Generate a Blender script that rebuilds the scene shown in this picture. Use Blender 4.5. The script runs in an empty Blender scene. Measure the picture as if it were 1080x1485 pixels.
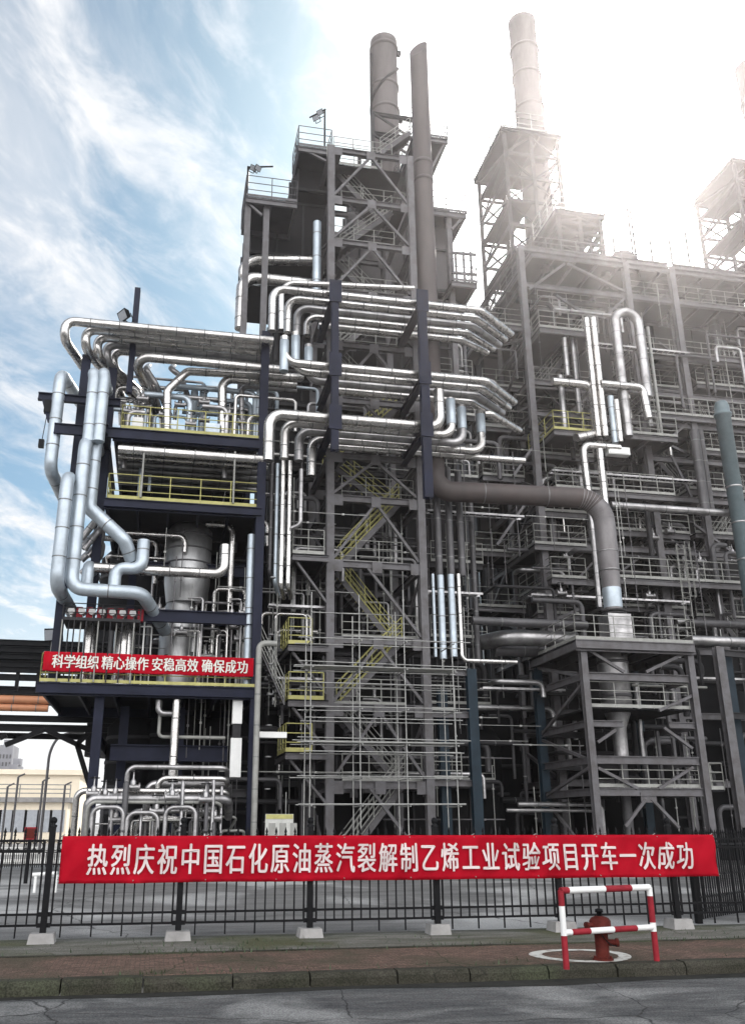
import bpy, bmesh, math, random
from mathutils import Vector, Matrix
R = math.radians
scene = bpy.context.scene
COL = scene.collection
rnd = random.Random(11)

# ---------------------------------------------------------------- camera
F, CX, CY = 1296.0, 490.0, 742.0          # focal length and principal point in photo pixels (1080 x 1485)
YAW, PIT, EYE = R(11.0), R(19.3), 1.65
CAM = Vector((0, 0, EYE))
FW = Vector((math.sin(YAW)*math.cos(PIT), math.cos(YAW)*math.cos(PIT), math.sin(PIT)))
RT = Vector((math.cos(YAW), -math.sin(YAW), 0))
UP = RT.cross(FW)
cd = bpy.data.cameras.new('camera')
cam = bpy.data.objects.new('camera', cd); COL.objects.link(cam)
cam.matrix_world = Matrix(((RT.x, UP.x, -FW.x, 0), (RT.y, UP.y, -FW.y, 0), (RT.z, UP.z, -FW.z, EYE), (0, 0, 0, 1)))
cd.sensor_fit = 'VERTICAL'; cd.sensor_height = 36.0; cd.lens = F/1485*36.0
cd.shift_x = (540-CX)/1485; cd.shift_y = 0.0
cd.clip_start = 0.1; cd.clip_end = 6000
scene.camera = cam

def ray(px, py): return (FW + RT*((px-CX)/F) + UP*((CY-py)/F))
def P(px, py, Y):
    d = ray(px, py); return CAM + d*(Y/d.y)
def XA(px, Y, z):                         # x of the point on row (Y, z) seen at picture column px
    k = (px-CX)/F; dz = z-EYE
    return (RT.y*Y - k*(FW.y*Y+FW.z*dz))/(k*FW.x-RT.x)
def ZA(py, Y, px=490): return P(px, py, Y).z
def PXS(px, py, Y):                       # metres per photo pixel, horizontally
    return P(px+1, py, Y).x-P(px, py, Y).x
def GY(py):                               # forward distance Y of the ground point at row py (column 490)
    d = ray(490, py); return d.y*(-EYE/d.z)

HAZE_D, HAZE_G = 0.00056, 0.83
# ---------------------------------------------------------------- sun, sky, exposure
SUN = ray(893, 215).normalized()
elev = math.asin(SUN.z); azim = math.atan2(SUN.x, SUN.y)
sd = bpy.data.lights.new('sun', 'SUN'); so = bpy.data.objects.new('sun', sd); COL.objects.link(so)
sd.energy = 4.0; sd.angle = R(0.5); sd.color = (1, .95, .88)
so.rotation_euler = (-SUN).to_track_quat('-Z', 'Y').to_euler()
so.location = (20, 20, 60)
w = bpy.data.worlds.new('World'); scene.world = w; w.use_nodes = True
nt = w.node_tree; N = nt.nodes; L = nt.links; N.clear()
def node(t, **k):
    n = N.new(t)
    for a, b in k.items(): setattr(n, a, b)
    return n
sky = node('ShaderNodeTexSky', sky_type='NISHITA', sun_disc=False, sun_elevation=elev, sun_rotation=azim,
           air_density=1.0, dust_density=1.6, ozone_density=1.2)
tc = node('ShaderNodeTexCoord')
sep = node('ShaderNodeSeparateXYZ'); L.new(tc.outputs['Generated'], sep.inputs[0])
def m(op, a, b=None, c=None, clamp=False):
    n = node('ShaderNodeMath', operation=op, use_clamp=clamp)
    for i, v in enumerate((a, b, c)):
        if v is None: continue
        if isinstance(v, (int, float)): n.inputs[i].default_value = v
        else: L.new(v, n.inputs[i])
    return n.outputs[0]
zz = m('MAXIMUM', m('ADD', sep.outputs[2], 0.12), 0.04)
cmb = node('ShaderNodeCombineXYZ'); L.new(m('DIVIDE', sep.outputs[0], zz), cmb.inputs[0]); L.new(m('DIVIDE', sep.outputs[1], zz), cmb.inputs[1])
def noise(scale, rot, stretch, detail, dist):
    mp = node('ShaderNodeMapping'); L.new(cmb.outputs[0], mp.inputs[0])
    mp.vector_type = 'TEXTURE'; mp.inputs['Rotation'].default_value = (0, 0, rot); mp.inputs['Scale'].default_value = stretch
    n = node('ShaderNodeTexNoise'); n.inputs['Scale'].default_value = scale; n.inputs['Detail'].default_value = detail
    n.inputs['Roughness'].default_value = .62; n.inputs['Distortion'].default_value = dist
    L.new(mp.outputs[0], n.inputs['Vector']); return n.outputs['Fac']
def ramp(x, a, b):
    n = node('ShaderNodeMapRange', interpolation_type='SMOOTHSTEP'); n.inputs['From Min'].default_value = a; n.inputs['From Max'].default_value = b
    L.new(x, n.inputs['Value']); return n.outputs[0]
big = noise(2.0, R(-24), (1, 1.7, 1), 7, .7)
fine = noise(8.0, R(-30), (1, 1.9, 1), 12, .5)
dp = node('ShaderNodeVectorMath', operation='DOT_PRODUCT'); L.new(tc.outputs['Generated'], dp.inputs[0]); dp.inputs[1].default_value = SUN
dotc = m('MAXIMUM', dp.outputs['Value'], 0.0)
aur = m('ADD', m('MULTIPLY', m('POWER', dotc, 30), 2.4), m('MULTIPLY', m('POWER', dotc, 160), 14.0))
cover = m('ADD', m('ADD', m('MULTIPLY', ramp(big, .42, .62), .46), m('MULTIPLY', ramp(fine, .42, .70), .66)), m('MULTIPLY', m('POWER', dotc, 40), 1.0), clamp=True)
cover = m('MAXIMUM', cover, m('MULTIPLY', ramp(m('MULTIPLY', sep.outputs[1], -1.0), -.05, .5), .85))  # cover of the added cloud bank behind the camera, out of view
hor = node('ShaderNodeMapRange', interpolation_type='SMOOTHSTEP'); L.new(sep.outputs[2], hor.inputs['Value'])
hor.inputs['From Min'].default_value = .02; hor.inputs['From Max'].default_value = .32; hor.inputs['To Min'].default_value = .92; hor.inputs['To Max'].default_value = 0
cover = m('MAXIMUM', cover, hor.outputs[0])
cloud = node('ShaderNodeCombineColor'); back = ramp(m('MULTIPLY', sep.outputs[1], -1.0), -.05, .75)  # back: unseen bright cloud bank, added to fill the backlit fronts
cb = m('ADD', m('ADD', m('MULTIPLY', aur, 4.0), 6.0), m('MULTIPLY', back, 15.0))
cb = m('ADD', cb, m('MULTIPLY', hor.outputs[0], 2.5))
L.new(cb, cloud.inputs[0]); L.new(m('MULTIPLY', cb, 1.0), cloud.inputs[1]); L.new(m('MULTIPLY', cb, 1.01), cloud.inputs[2])
tint = node('ShaderNodeMix', data_type='RGBA', blend_type='MULTIPLY'); tint.inputs[0].default_value = 1
L.new(sky.outputs[0], tint.inputs[6]); tint.inputs[7].default_value = (.43, .61, .64, 1)
mix = node('ShaderNodeMix', data_type='RGBA'); L.new(cover, mix.inputs[0]); L.new(tint.outputs[2], mix.inputs[6]); L.new(cloud.outputs[0], mix.inputs[7])
bg = node('ShaderNodeBackground'); bg.inputs[1].default_value = 0.12; L.new(mix.outputs[2], bg.inputs[0])
out = node('ShaderNodeOutputWorld'); L.new(bg.outputs[0], out.inputs[0])
scene.view_settings.view_transform = 'Standard'; scene.view_settings.look = 'None'
scene.view_settings.exposure = 0.55; scene.view_settings.gamma = 1.0
scene.render.engine = 'CYCLES'; scene.cycles.use_denoising = True
scene.cycles.max_bounces = 6; scene.cycles.diffuse_bounces = 3; scene.cycles.glossy_bounces = 3; scene.cycles.volume_bounces = 0

# ---------------------------------------------------------------- materials
def mat(name, col, rough=.55, metal=0.0, var=.25, scale=2.0, bump=0.0, col2=None, spec=.5, stretch=(1, 1, 1), trans=0.0, lo=.35, hi=.68):
    ma = bpy.data.materials.new(name); ma.use_nodes = True
    t = ma.node_tree; b = t.nodes['Principled BSDF']
    b.inputs['Roughness'].default_value = rough; b.inputs['Metallic'].default_value = metal
    b.inputs['Specular IOR Level'].default_value = spec
    tcn = t.nodes.new('ShaderNodeTexCoord'); mp = t.nodes.new('ShaderNodeMapping'); mp.inputs['Scale'].default_value = stretch
    t.links.new(tcn.outputs['Object'], mp.inputs[0])
    n1 = t.nodes.new('ShaderNodeTexNoise'); n1.inputs['Scale'].default_value = scale; n1.inputs['Detail'].default_value = 8; n1.inputs['Roughness'].default_value = .65
    t.links.new(mp.outputs[0], n1.inputs['Vector'])
    mr = t.nodes.new('ShaderNodeMapRange'); mr.inputs['From Min'].default_value = lo; mr.inputs['From Max'].default_value = hi
    t.links.new(n1.outputs['Fac'], mr.inputs['Value'])
    mx = t.nodes.new('ShaderNodeMix'); mx.data_type = 'RGBA'
    c2 = col2 if col2 else tuple(c*(1-var) for c in col)
    mx.inputs[6].default_value = (*col, 1); mx.inputs[7].default_value = (*c2, 1)
    t.links.new(mr.outputs[0], mx.inputs[0]); t.links.new(mx.outputs[2], b.inputs['Base Color'])
    rr = t.nodes.new('ShaderNodeMapRange'); rr.inputs['To Min'].default_value = max(.05, rough-.1); rr.inputs['To Max'].default_value = min(1, rough+.15)
    t.links.new(n1.outputs['Fac'], rr.inputs['Value']); t.links.new(rr.outputs[0], b.inputs['Roughness'])
    if bump:
        bp = t.nodes.new('ShaderNodeBump'); bp.inputs['Strength'].default_value = bump; bp.inputs['Distance'].default_value = .03
        n2 = t.nodes.new('ShaderNodeTexNoise'); n2.inputs['Scale'].default_value = scale*3.5; n2.inputs['Detail'].default_value = 5
        t.links.new(mp.outputs[0], n2.inputs['Vector']); t.links.new(n2.outputs['Fac'], bp.inputs['Height']); t.links.new(bp.outputs[0], b.inputs['Normal'])
    if trans:
        tr = t.nodes.new('ShaderNodeBsdfTranslucent'); t.links.new(mx.outputs[2], tr.inputs[0])
        ms = t.nodes.new('ShaderNodeMixShader'); ms.inputs[0].default_value = trans
        o = t.nodes['Material Output']
        t.links.new(b.outputs[0], ms.inputs[1]); t.links.new(tr.outputs[0], ms.inputs[2]); t.links.new(ms.outputs[0], o.inputs[0])
    return ma
M = dict(
 silver=mat('aluminium_cladding', (.64, .62, .595), .24, .95, .45, 1.5, .35),
 silver_dull=mat('weathered_cladding', (.42, .41, .41), .34, .85, .55, 1.6, .35),
 bluewhite=mat('pale_cladding', (.46, .52, .57), .42, .55, .28, 1.4, .2),
 seam=mat('seam_band', (.20, .20, .20), .45, .6, .4, 3),
 navy=mat('navy_steel', (.006, .0085, .025), .55, 0, .45, 1.5, .05, spec=.22),
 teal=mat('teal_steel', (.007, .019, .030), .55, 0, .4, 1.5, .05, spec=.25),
 grey=mat('grey_steel', (.088, .084, .090), .55, .0, .5, 2.2, .08, col2=(.046, .040, .038), lo=.42, hi=.72),
 darkgrey=mat('dark_steel', (.028, .027, .029), .6, .0, .45, 1.6, .05, spec=.25),
 pipegrey=mat('grey_pipe', (.085, .082, .086), .45, .2, .45, 1.6, .05),
 black=mat('black_paint', (.006, .006, .007), .5, 0, .3, 4, spec=.12),
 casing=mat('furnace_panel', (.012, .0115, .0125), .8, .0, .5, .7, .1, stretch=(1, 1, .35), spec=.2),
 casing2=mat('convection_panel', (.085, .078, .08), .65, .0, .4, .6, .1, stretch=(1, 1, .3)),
 soot=mat('sooty_steel', (.010, .010, .011), .8, 0, .5, .8, spec=.12),  # near-black base puts the deep shade of the recesses into the colour
 stack=mat('stack_steel', (.085, .073, .071), .65, .0, .4, .9, .1, col2=(.045, .036, .034), stretch=(1, 1, .25)),
 rust=mat('rusty_duct', (.066, .050, .047), .62, .0, .3, 1.1, .15, col2=(.052, .043, .042), stretch=(1, 1, .4)),
 dusty=mat('dusty_duct', (.20, .19, .19), .5, .3, .3, 1.1, .12, col2=(.11, .10, .105), stretch=(1, 1, .5)),
 yellow=mat('yellow_rail', (.40, .375, .13), .6, 0, .3, 3),
 palerail=mat('pale_rail', (.27, .27, .25), .5, .1, .3, 3),
 scaffold=mat('scaffold_tube', (.34, .34, .325), .4, .5, .35, 3),
 deck=mat('deck_plate', (.014, .014, .016), .8, .0, .4, 2, spec=.2),
 white=mat('white_paint', (.72, .72, .70), .5, 0, .12, 2),
 red=mat('red_paint', (.27, .018, .028), .6, 0, .35, 5, spec=.15),
 hydrant=mat('hydrant_paint', (.10, .017, .012), .65, 0, .5, 9, .15, spec=.12),
 banner=mat('banner_cloth', (.46, .004, .018), .75, 0, .22, 1.2, .12, trans=.25, spec=.1),
 letter=mat('banner_lettering', (.60, .50, .49), .7, 0, .1, 4),
 letter2=mat('pale_lettering', (.62, .60, .55), .7, 0, .1, 4),
 orange=mat('orange_pipe', (.55, .24, .12), .5, .1, .2, 2),
 cream=mat('cream_render', (.86, .76, .60), .85, 0, .12, .5),
 concrete=mat('concrete', (.32, .31, .30), .9, 0, .35, 3, .2),
 leafgreen=mat('leaf', (.045, .075, .03), .7, 0, .5, 3),
 rubber=mat('dark_rubber', (.02, .02, .02), .6, 0, .3, 4),
 glass=mat('lamp_glass', (.35, .37, .4), .2, 0, .2, 4),
 farwall=mat('far_tower_wall', (.22, .22, .24), .8, 0, .4, .15),
 signpaper=mat('notice_panel', (.46, .46, .43), .6, 0, .25, 5),
)

# ---------------------------------------------------------------- mesh helpers
WORLD = {}
class MB:
    def __init__(s): s.v = []; s.f = []; s.sm = []; s.mi = []; s.cur = 0
    def add(s, vs, fs, smooth=False):
        o = len(s.v); s.v += [Vector(v) for v in vs]
        for f in fs: s.f.append([i+o for i in f]); s.sm.append(smooth); s.mi.append(s.cur)
        return s
    def box(s, a, b):
        x0, x1 = sorted((a[0], b[0])); y0, y1 = sorted((a[1], b[1])); z0, z1 = sorted((a[2], b[2]))
        return s.add([(x0,y0,z0),(x1,y0,z0),(x1,y1,z0),(x0,y1,z0),(x0,y0,z1),(x1,y0,z1),(x1,y1,z1),(x0,y1,z1)],
              [(0,3,2,1),(4,5,6,7),(0,1,5,4),(1,2,6,5),(2,3,7,6),(3,0,4,7)])
    def frame(s, p, q):
        d = (Vector(q)-Vector(p)); l = d.length; d.normalize()
        u = Vector((0,0,1)) if abs(d.z) < .9 else Vector((0,1,0))
        r = d.cross(u).normalized(); u = r.cross(d).normalized(); return d, r, u, l
    def bar(s, p, q, wd, ht):                                        # rectangular bar
        p = Vector(p); q = Vector(q); d, r, u, l = s.frame(p, q); vs = []
        for c in (p, q):
            for a, b in ((-1,-1),(1,-1),(1,1),(-1,1)): vs.append(c+r*(a*wd/2)+u*(b*ht/2))
        return s.add(vs, [(0,1,2,3),(7,6,5,4),(0,4,5,1),(1,5,6,2),(2,6,7,3),(3,7,4,0)])
    def ibeam(s, p, q, wd, ht, t=.03):                               # H section: web and two flanges
        p = Vector(p); q = Vector(q); d, r, u, l = s.frame(p, q)
        o = u*(ht/2-t/2)
        s.bar(p+o, q+o, wd, t); s.bar(p-o, q-o, wd, t); s.bar(p, q, t, ht-2*t); return s
    def tube(s, p, q, r, n=6, r2=None, caps=True):
        p = Vector(p); q = Vector(q); d, a, b, l = s.frame(p, q); vs = []
        for c, rr in ((p, r), (q, r if r2 is None else r2)):
            for i in range(n):
                t = 2*math.pi*i/n; vs.append(c+a*(math.cos(t)*rr)+b*(math.sin(t)*rr))
        s.add(vs, [(i, (i+1) % n, n+(i+1) % n, n+i) for i in range(n)], True)
        if caps: s.add(vs[:n], [tuple(range(n))[::-1]]); s.add(vs[n:], [tuple(range(n))])
        return s
    def sweep(s, pts, r, n=12, rings=0, ringr=1.04):
        pts = [Vector(p) for p in pts]; k = len(pts); tang = []
        for i in range(k):
            a = pts[max(0, i-1)]; b = pts[min(k-1, i+1)]; tang.append((b-a).normalized())
        u = Vector((0,0,1)) if abs(tang[0].z) < .9 else Vector((0,1,0))
        nr = tang[0].cross(u).normalized(); vs = []
        for i in range(k):
            if i: nr = (nr-tang[i]*nr.dot(tang[i])).normalized()
            bn = tang[i].cross(nr)
            sc = 1.0
            if 0 < i < k-1:
                c = (pts[i]-pts[i-1]).normalized().dot(tang[i]); sc = 1/max(.7, c)
            for j in range(n):
                t = 2*math.pi*j/n; vs.append(pts[i]+(nr*math.cos(t)+bn*math.sin(t))*(r*sc))
        fs = []
        for i in range(k-1):
            for j in range(n): fs.append((i*n+j, i*n+(j+1) % n, (i+1)*n+(j+1) % n, (i+1)*n+j))
        s.add(vs, fs, True); s.add(vs[:n], [tuple(range(n))[::-1]]); s.add(vs[-n:], [tuple(range(n))])
        if rings:
            for i in range(k-1):
                L_ = (pts[i+1]-pts[i]); l = L_.length
                if l > rings*.7:
                    c = max(1, int(l/rings)); d = L_.normalized()
                    s.cur = 1
                    for j in range(c):
                        o = pts[i]+d*(l*(j+.5)/c); s.tube(o-d*.022, o+d*.022, r*ringr, n)
                    s.cur = 0
        return s
    def lathe(s, c, prof, n=24):                                     # prof: (radius, z) from bottom up about a vertical axis at c
        vs = []
        for r, z in prof:
            for i in range(n):
                t = 2*math.pi*i/n; vs.append((c[0]+math.cos(t)*r, c[1]+math.sin(t)*r, c[2]+z))
        k = len(prof)
        s.add(vs, [(i*n+j, i*n+(j+1) % n, (i+1)*n+(j+1) % n, (i+1)*n+j) for i in range(k-1) for j in range(n)], True)
        s.add(vs[:n], [tuple(range(n))[::-1]]); s.add(vs[-n:], [tuple(range(n))]); return s
    def build(s, name, ma, parent=None, loc=None):
        me = bpy.data.meshes.new(name)
        if parent is not None: org = WORLD[parent]
        elif loc is not None: org = Vector(loc)
        else:
            lo = [min(v[i] for v in s.v) for i in range(3)]; hi = [max(v[i] for v in s.v) for i in range(3)]
            org = Vector(((lo[0]+hi[0])/2, (lo[1]+hi[1])/2, lo[2]))
        me.from_pydata([v-org for v in s.v], [], s.f)
        me.polygons.foreach_set('use_smooth', s.sm); me.validate(); me.update()
        me.materials.append(M[ma] if isinstance(ma, str) else ma)
        if any(s.mi): me.materials.append(M['seam']); me.polygons.foreach_set('material_index', s.mi)
        o = bpy.data.objects.new(name, me); COL.objects.link(o)
        if parent is not None: o.parent = parent; WORLD[o] = org.copy()
        else: o.location = org; WORLD[o] = org.copy()
        return o
def tag(o, label, cat, group=None):
    o['label'] = label; o['category'] = cat
    if group: o['group'] = group
    return o
def thing(name, label, cat, loc, group=None):
    o = bpy.data.objects.new(name, None); COL.objects.link(o); o.location = Vector(loc); WORLD[o] = Vector(loc)
    o.empty_display_size = .3
    return tag(o, label, cat, group)
def struct(o): o['kind'] = 'structure'; return o
def copy_tree(o, delta, parent=None):
    c = o.copy(); COL.objects.link(c)
    if parent is None: c.location = o.location+Vector(delta); WORLD[c] = WORLD[o]+Vector(delta)
    else: c.parent = parent; WORLD[c] = WORLD[parent]
    for ch in list(o.children): copy_tree(ch, delta, c)
    return c

def bend(pts, br, seg=7):
    pts = [Vector(p) for p in pts]; outp = [pts[0]]
    for i in range(1, len(pts)-1):
        a, b, c = pts[i-1], pts[i], pts[i+1]
        d1 = (a-b); d2 = (c-b); l1 = d1.length; l2 = d2.length; d1.normalize(); d2.normalize()
        ang = math.acos(max(-1, min(1, d1.dot(d2))))
        if ang > 3.1: continue
        t = min(br/math.tan(ang/2), l1*.48, l2*.48); rr = t*math.tan(ang/2)
        cen = b+(d1+d2).normalized()*(rr/math.sin(ang/2))
        s0 = b+d1*t-cen; s1 = b+d2*t-cen; tot = math.pi-ang
        for k in range(seg+1):
            f = k/seg; outp.append(cen+(s0*math.sin((1-f)*tot)+s1*math.sin(f*tot))/math.sin(tot))
    outp.append(pts[-1]); return outp
def pipe(pts, r, ma, label, group=None, name='pipe', cat='pipe', br=None, rings=1.1, n=12, parent=None):
    mb = MB().sweep(bend(pts, br if br else r*2.6), r, n, rings)
    o = mb.build(name, ma, parent)
    if parent is None: tag(o, label, cat, group)
    return o
def rail_mb(mb, pts, h=1.1, r=.022, step=1.25, toe=True, rails=(1.0, .66, .33)):
    pts = [Vector(p) for p in pts]
    for a, b in zip(pts, pts[1:]):
        l = (b-a).length; k = max(1, round(l/step))
        for i in range(k+1):
            p = a.lerp(b, i/k); mb.tube(p, p+Vector((0,0,h)), r*1.15, 5, caps=False)
        for q in rails: mb.tube(a+Vector((0,0,h*q)), b+Vector((0,0,h*q)), r, 5, caps=False)
        if toe: mb.bar(a+Vector((0,0,.09)), b+Vector((0,0,.09)), .02, .14)
    return mb
def guardrail(pts, parent, ma='yellow', name='guardrail', **k): return rail_mb(MB(), pts, **k).build(name, ma, parent)
def deck(x0, x1, y0, y1, z, parent, ma='deck', beam='darkgrey', joist=True, edge=.28, name='deck'):
    mb = MB().box((x0, y0, z-.06), (x1, y1, z)); d = mb.build(name, ma, parent)
    jb = MB()
    for y in (y0+.06, y1-.06): jb.ibeam((x0, y, z-.065-edge/2), (x1, y, z-.065-edge/2), .12, edge)
    if joist:
        k = max(1, int((x1-x0)/1.3))
        for i in range(k+1):
            x = x0+.08+(x1-x0-.16)*i/k; jb.bar((x, y0+.13, z-.07-edge*.4), (x, y1-.13, z-.07-edge*.4), .09, edge*.8)
    jb.build('joists', beam, d)
    return d
def stair(a, b, width, parent, railmat='yellow', ma='grey', name='stair_flight'):
    """a lower, b upper end of the front stringer; runs along X, the width goes back in Y"""
    a = Vector(a); b = Vector(b); wv = Vector((0, width, 0)); mb = MB()
    for o in (Vector(), wv): mb.bar(a+o, b+o, .05, .24)
    k = max(4, int((b.z-a.z)/.2))
    for i in range(k):
        p = a.lerp(b, (i+.5)/k); mb.box((p.x-.12, p.y+.03, p.z-.015), (p.x+.12, p.y+width-.03, p.z+.015))
    st = mb.build(name, ma, parent)
    rb = MB()
    for o in (Vector(), wv):
        kk = max(2, round((b-a).length/1.1))
        for i in range(kk+1):
            p = a.lerp(b, i/kk)+o; rb.tube(p, p+Vector((0,0,1.1)), .026, 5, caps=False)
        for h in (1.1, .8, .5, .25): rb.tube(a+o+Vector((0,0,h)), b+o+Vector((0,0,h)), .024, 5, caps=False)
    rb.build('handrail', railmat, st)
    return st
def ladder(x, y, z0, z1, parent, ma='palerail', cage=True, name='caged_ladder'):
    mb = MB()
    for s in (-.22, .22): mb.tube((x+s, y, z0), (x+s, y, z1), .025, 5)
    k = int((z1-z0)/.3)
    for i in range(k): mb.tube((x-.22, y, z0+.15+i*.3), (x+.22, y, z0+.15+i*.3), .014, 4)
    if cage:
        n = 8; zc = z0+2.2
        while zc < z1:
            for i in range(n):
                a0 = -math.pi*(i/n); a1 = -math.pi*((i+1)/n)
                mb.tube((x+.36*math.cos(a0), y+.72*math.sin(a0), zc), (x+.36*math.cos(a1), y+.72*math.sin(a1), zc), .016, 4)
            zc += .85
        for i in (1, 3, 5, 7):
            a0 = -math.pi*(i/n); mb.tube((x+.36*math.cos(a0), y+.72*math.sin(a0), z0+2.2), (x+.36*math.cos(a0), y+.72*math.sin(a0), z1), .016, 4)
    return mb.build(name, ma, parent)

# ================================================================ ground, road, kerb, pavement (setting)
def ground_mat(name, c1, c2, scale, rough=.9, bump=.3, lo=.35, hi=.68, c3=None, stretch=(1, 1, 1)):
    ma = mat(name, c1, rough, 0, .3, scale, bump, col2=c2, lo=lo, hi=hi, stretch=stretch, spec=.3 if name == 'yard_concrete' else .12)
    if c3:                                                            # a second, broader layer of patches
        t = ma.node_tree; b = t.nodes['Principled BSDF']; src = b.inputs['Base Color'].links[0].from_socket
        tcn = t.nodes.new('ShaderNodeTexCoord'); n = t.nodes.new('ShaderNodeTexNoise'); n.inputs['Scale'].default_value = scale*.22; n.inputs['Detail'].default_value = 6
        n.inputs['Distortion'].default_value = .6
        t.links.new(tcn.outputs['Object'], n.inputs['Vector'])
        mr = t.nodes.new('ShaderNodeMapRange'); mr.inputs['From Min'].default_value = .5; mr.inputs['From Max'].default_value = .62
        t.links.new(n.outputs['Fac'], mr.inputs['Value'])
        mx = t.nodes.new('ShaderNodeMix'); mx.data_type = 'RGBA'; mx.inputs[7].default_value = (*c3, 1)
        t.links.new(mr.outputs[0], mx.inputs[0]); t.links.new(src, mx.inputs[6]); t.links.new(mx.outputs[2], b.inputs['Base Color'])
    return ma
M['road'] = ground_mat('asphalt', (.115, .115, .113), (.055, .056, .058), 2.6, .75, .8, c3=(.21, .21, .205), stretch=(.45, 1.8, 1))
M['yard'] = ground_mat('yard_concrete', (.20, .195, .19), (.10, .098, .095), .9, .6, .3, c3=(.40, .395, .385), stretch=(.35, 1.5, 1))  # the pale patches paint sunlit spots into the yard colour
M['verge'] = ground_mat('weedy_concrete', (.17, .165, .15), (.07, .072, .055), 1.8, .95, .5, c3=(.075, .078, .045), stretch=(.5, 1.6, 1))
M['kerb'] = ground_mat('kerb_stone', (.052, .048, .038), (.02, .021, .014), 2.5, .9, .5, c3=(.05, .055, .035), stretch=(.5, 1, 1))
bm_ = mat('brick_paving', (.19, .12, .095), .9, 0, .35, 5, .5, spec=.1)
t = bm_.node_tree; b = t.nodes['Principled BSDF']; tcn = t.nodes.new('ShaderNodeTexCoord')
bk = t.nodes.new('ShaderNodeTexBrick'); bk.inputs['Scale'].default_value = 4.2; bk.inputs['Color1'].default_value = (.165, .105, .082, 1); bk.inputs['Color2'].default_value = (.085, .058, .047, 1)
bk.inputs['Mortar'].default_value = (.055, .05, .04, 1); bk.inputs['Mortar Size'].default_value = .022; bk.inputs['Bias'].default_value = -.1
t.links.new(tcn.outputs['Object'], bk.inputs['Vector'])
nz = t.nodes.new('ShaderNodeTexNoise'); nz.inputs['Scale'].default_value = .9; nz.inputs['Detail'].default_value = 8; t.links.new(tcn.outputs['Object'], nz.inputs['Vector'])
mr = t.nodes.new('ShaderNodeMapRange'); mr.inputs['From Min'].default_value = .45; mr.inputs['From Max'].default_value = .60; t.links.new(nz.outputs['Fac'], mr.inputs['Value'])
mx = t.nodes.new('ShaderNodeMix'); mx.data_type = 'RGBA'; mx.inputs[7].default_value = (.075, .062, .045, 1)
t.links.new(mr.outputs[0], mx.inputs[0]); t.links.new(bk.outputs['Color'], mx.inputs[6]); t.links.new(mx.outputs[2], b.inputs['Base Color'])
M['brick'] = bm_

def add_cracks(ma, scale, amount, dark):
    t = ma.node_tree; b = t.nodes['Principled BSDF']; src = b.inputs['Base Color'].links[0].from_socket
    tcn = t.nodes.new('ShaderNodeTexCoord'); nz = t.nodes.new('ShaderNodeTexNoise'); nz.inputs['Scale'].default_value = 2.5; t.links.new(tcn.outputs['Object'], nz.inputs['Vector'])
    ad = t.nodes.new('ShaderNodeMix'); ad.data_type = 'VECTOR'; ad.inputs[0].default_value = .16; t.links.new(tcn.outputs['Object'], ad.inputs[4]); t.links.new(nz.outputs['Color'], ad.inputs[5])
    vo = t.nodes.new('ShaderNodeTexVoronoi'); vo.feature = 'DISTANCE_TO_EDGE'; vo.inputs['Scale'].default_value = scale; t.links.new(ad.outputs[1], vo.inputs['Vector'])
    mr = t.nodes.new('ShaderNodeMapRange'); mr.inputs['From Min'].default_value = 0; mr.inputs['From Max'].default_value = amount; mr.inputs['To Min'].default_value = 1; mr.inputs['To Max'].default_value = 0; t.links.new(vo.outputs['Distance'], mr.inputs['Value'])
    gr = t.nodes.new('ShaderNodeTexNoise'); gr.inputs['Scale'].default_value = 55; gr.inputs['Detail'].default_value = 3; t.links.new(tcn.outputs['Object'], gr.inputs['Vector'])
    g2 = t.nodes.new('ShaderNodeMapRange'); g2.inputs['From Min'].default_value = .35; g2.inputs['From Max'].default_value = .65; g2.inputs['To Min'].default_value = .55; g2.inputs['To Max'].default_value = 1.35; t.links.new(gr.outputs['Fac'], g2.inputs['Value'])
    mg = t.nodes.new('ShaderNodeVectorMath'); mg.operation = 'SCALE'; t.links.new(src, mg.inputs[0]); t.links.new(g2.outputs[0], mg.inputs['Scale'])
    mx = t.nodes.new('ShaderNodeMix'); mx.data_type = 'RGBA'; mx.inputs[7].default_value = (*dark, 1)
    t.links.new(mr.outputs[0], mx.inputs[0]); t.links.new(mg.outputs[0], mx.inputs[6]); t.links.new(mx.outputs[2], b.inputs['Base Color'])
add_cracks(M['road'], .45, .005, (.02, .02, .02)); add_cracks(M['yard'], .22, .004, (.03, .03, .028)); add_cracks(M['verge'], .8, .006, (.03, .035, .02)); add_cracks(M['kerb'], 1.5, .01, (.02, .02, .016)); add_cracks(M['brick'], .6, .008, (.03, .035, .02))
YK, YB, YV, YF = 11.5, 13.55, 15.6, 15.15
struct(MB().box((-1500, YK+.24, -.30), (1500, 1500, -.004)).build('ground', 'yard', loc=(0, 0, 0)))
struct(MB().box((-1500, -600, -.34), (1500, YK, -.14)).build('road', 'road', loc=(0, 0, 0)))
struct(MB().box((-60, YK+.24, -.003), (60, YB, .006)).build('pavement', 'brick', loc=(0, 0, 0)))
struct(MB().box((-60, YB+.12, -.003), (60, YV, .004)).build('verge', 'verge', loc=(0, 0, 0)))
struct(MB().box((-60, YB, -.003), (60, YB+.12, .016)).build('edging', 'kerb', loc=(0, 0, 0)))
M['gutter'] = ground_mat('gutter_dirt', (.035, .034, .03), (.018, .018, .016), 3, .9, .5)  # near-black uneven strip laid along the kerb foot
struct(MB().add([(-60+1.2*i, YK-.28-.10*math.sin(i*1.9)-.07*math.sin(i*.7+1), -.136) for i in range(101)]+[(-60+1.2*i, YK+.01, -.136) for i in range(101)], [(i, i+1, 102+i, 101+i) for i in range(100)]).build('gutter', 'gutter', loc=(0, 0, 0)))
kb = MB(); x = -24.0
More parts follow.
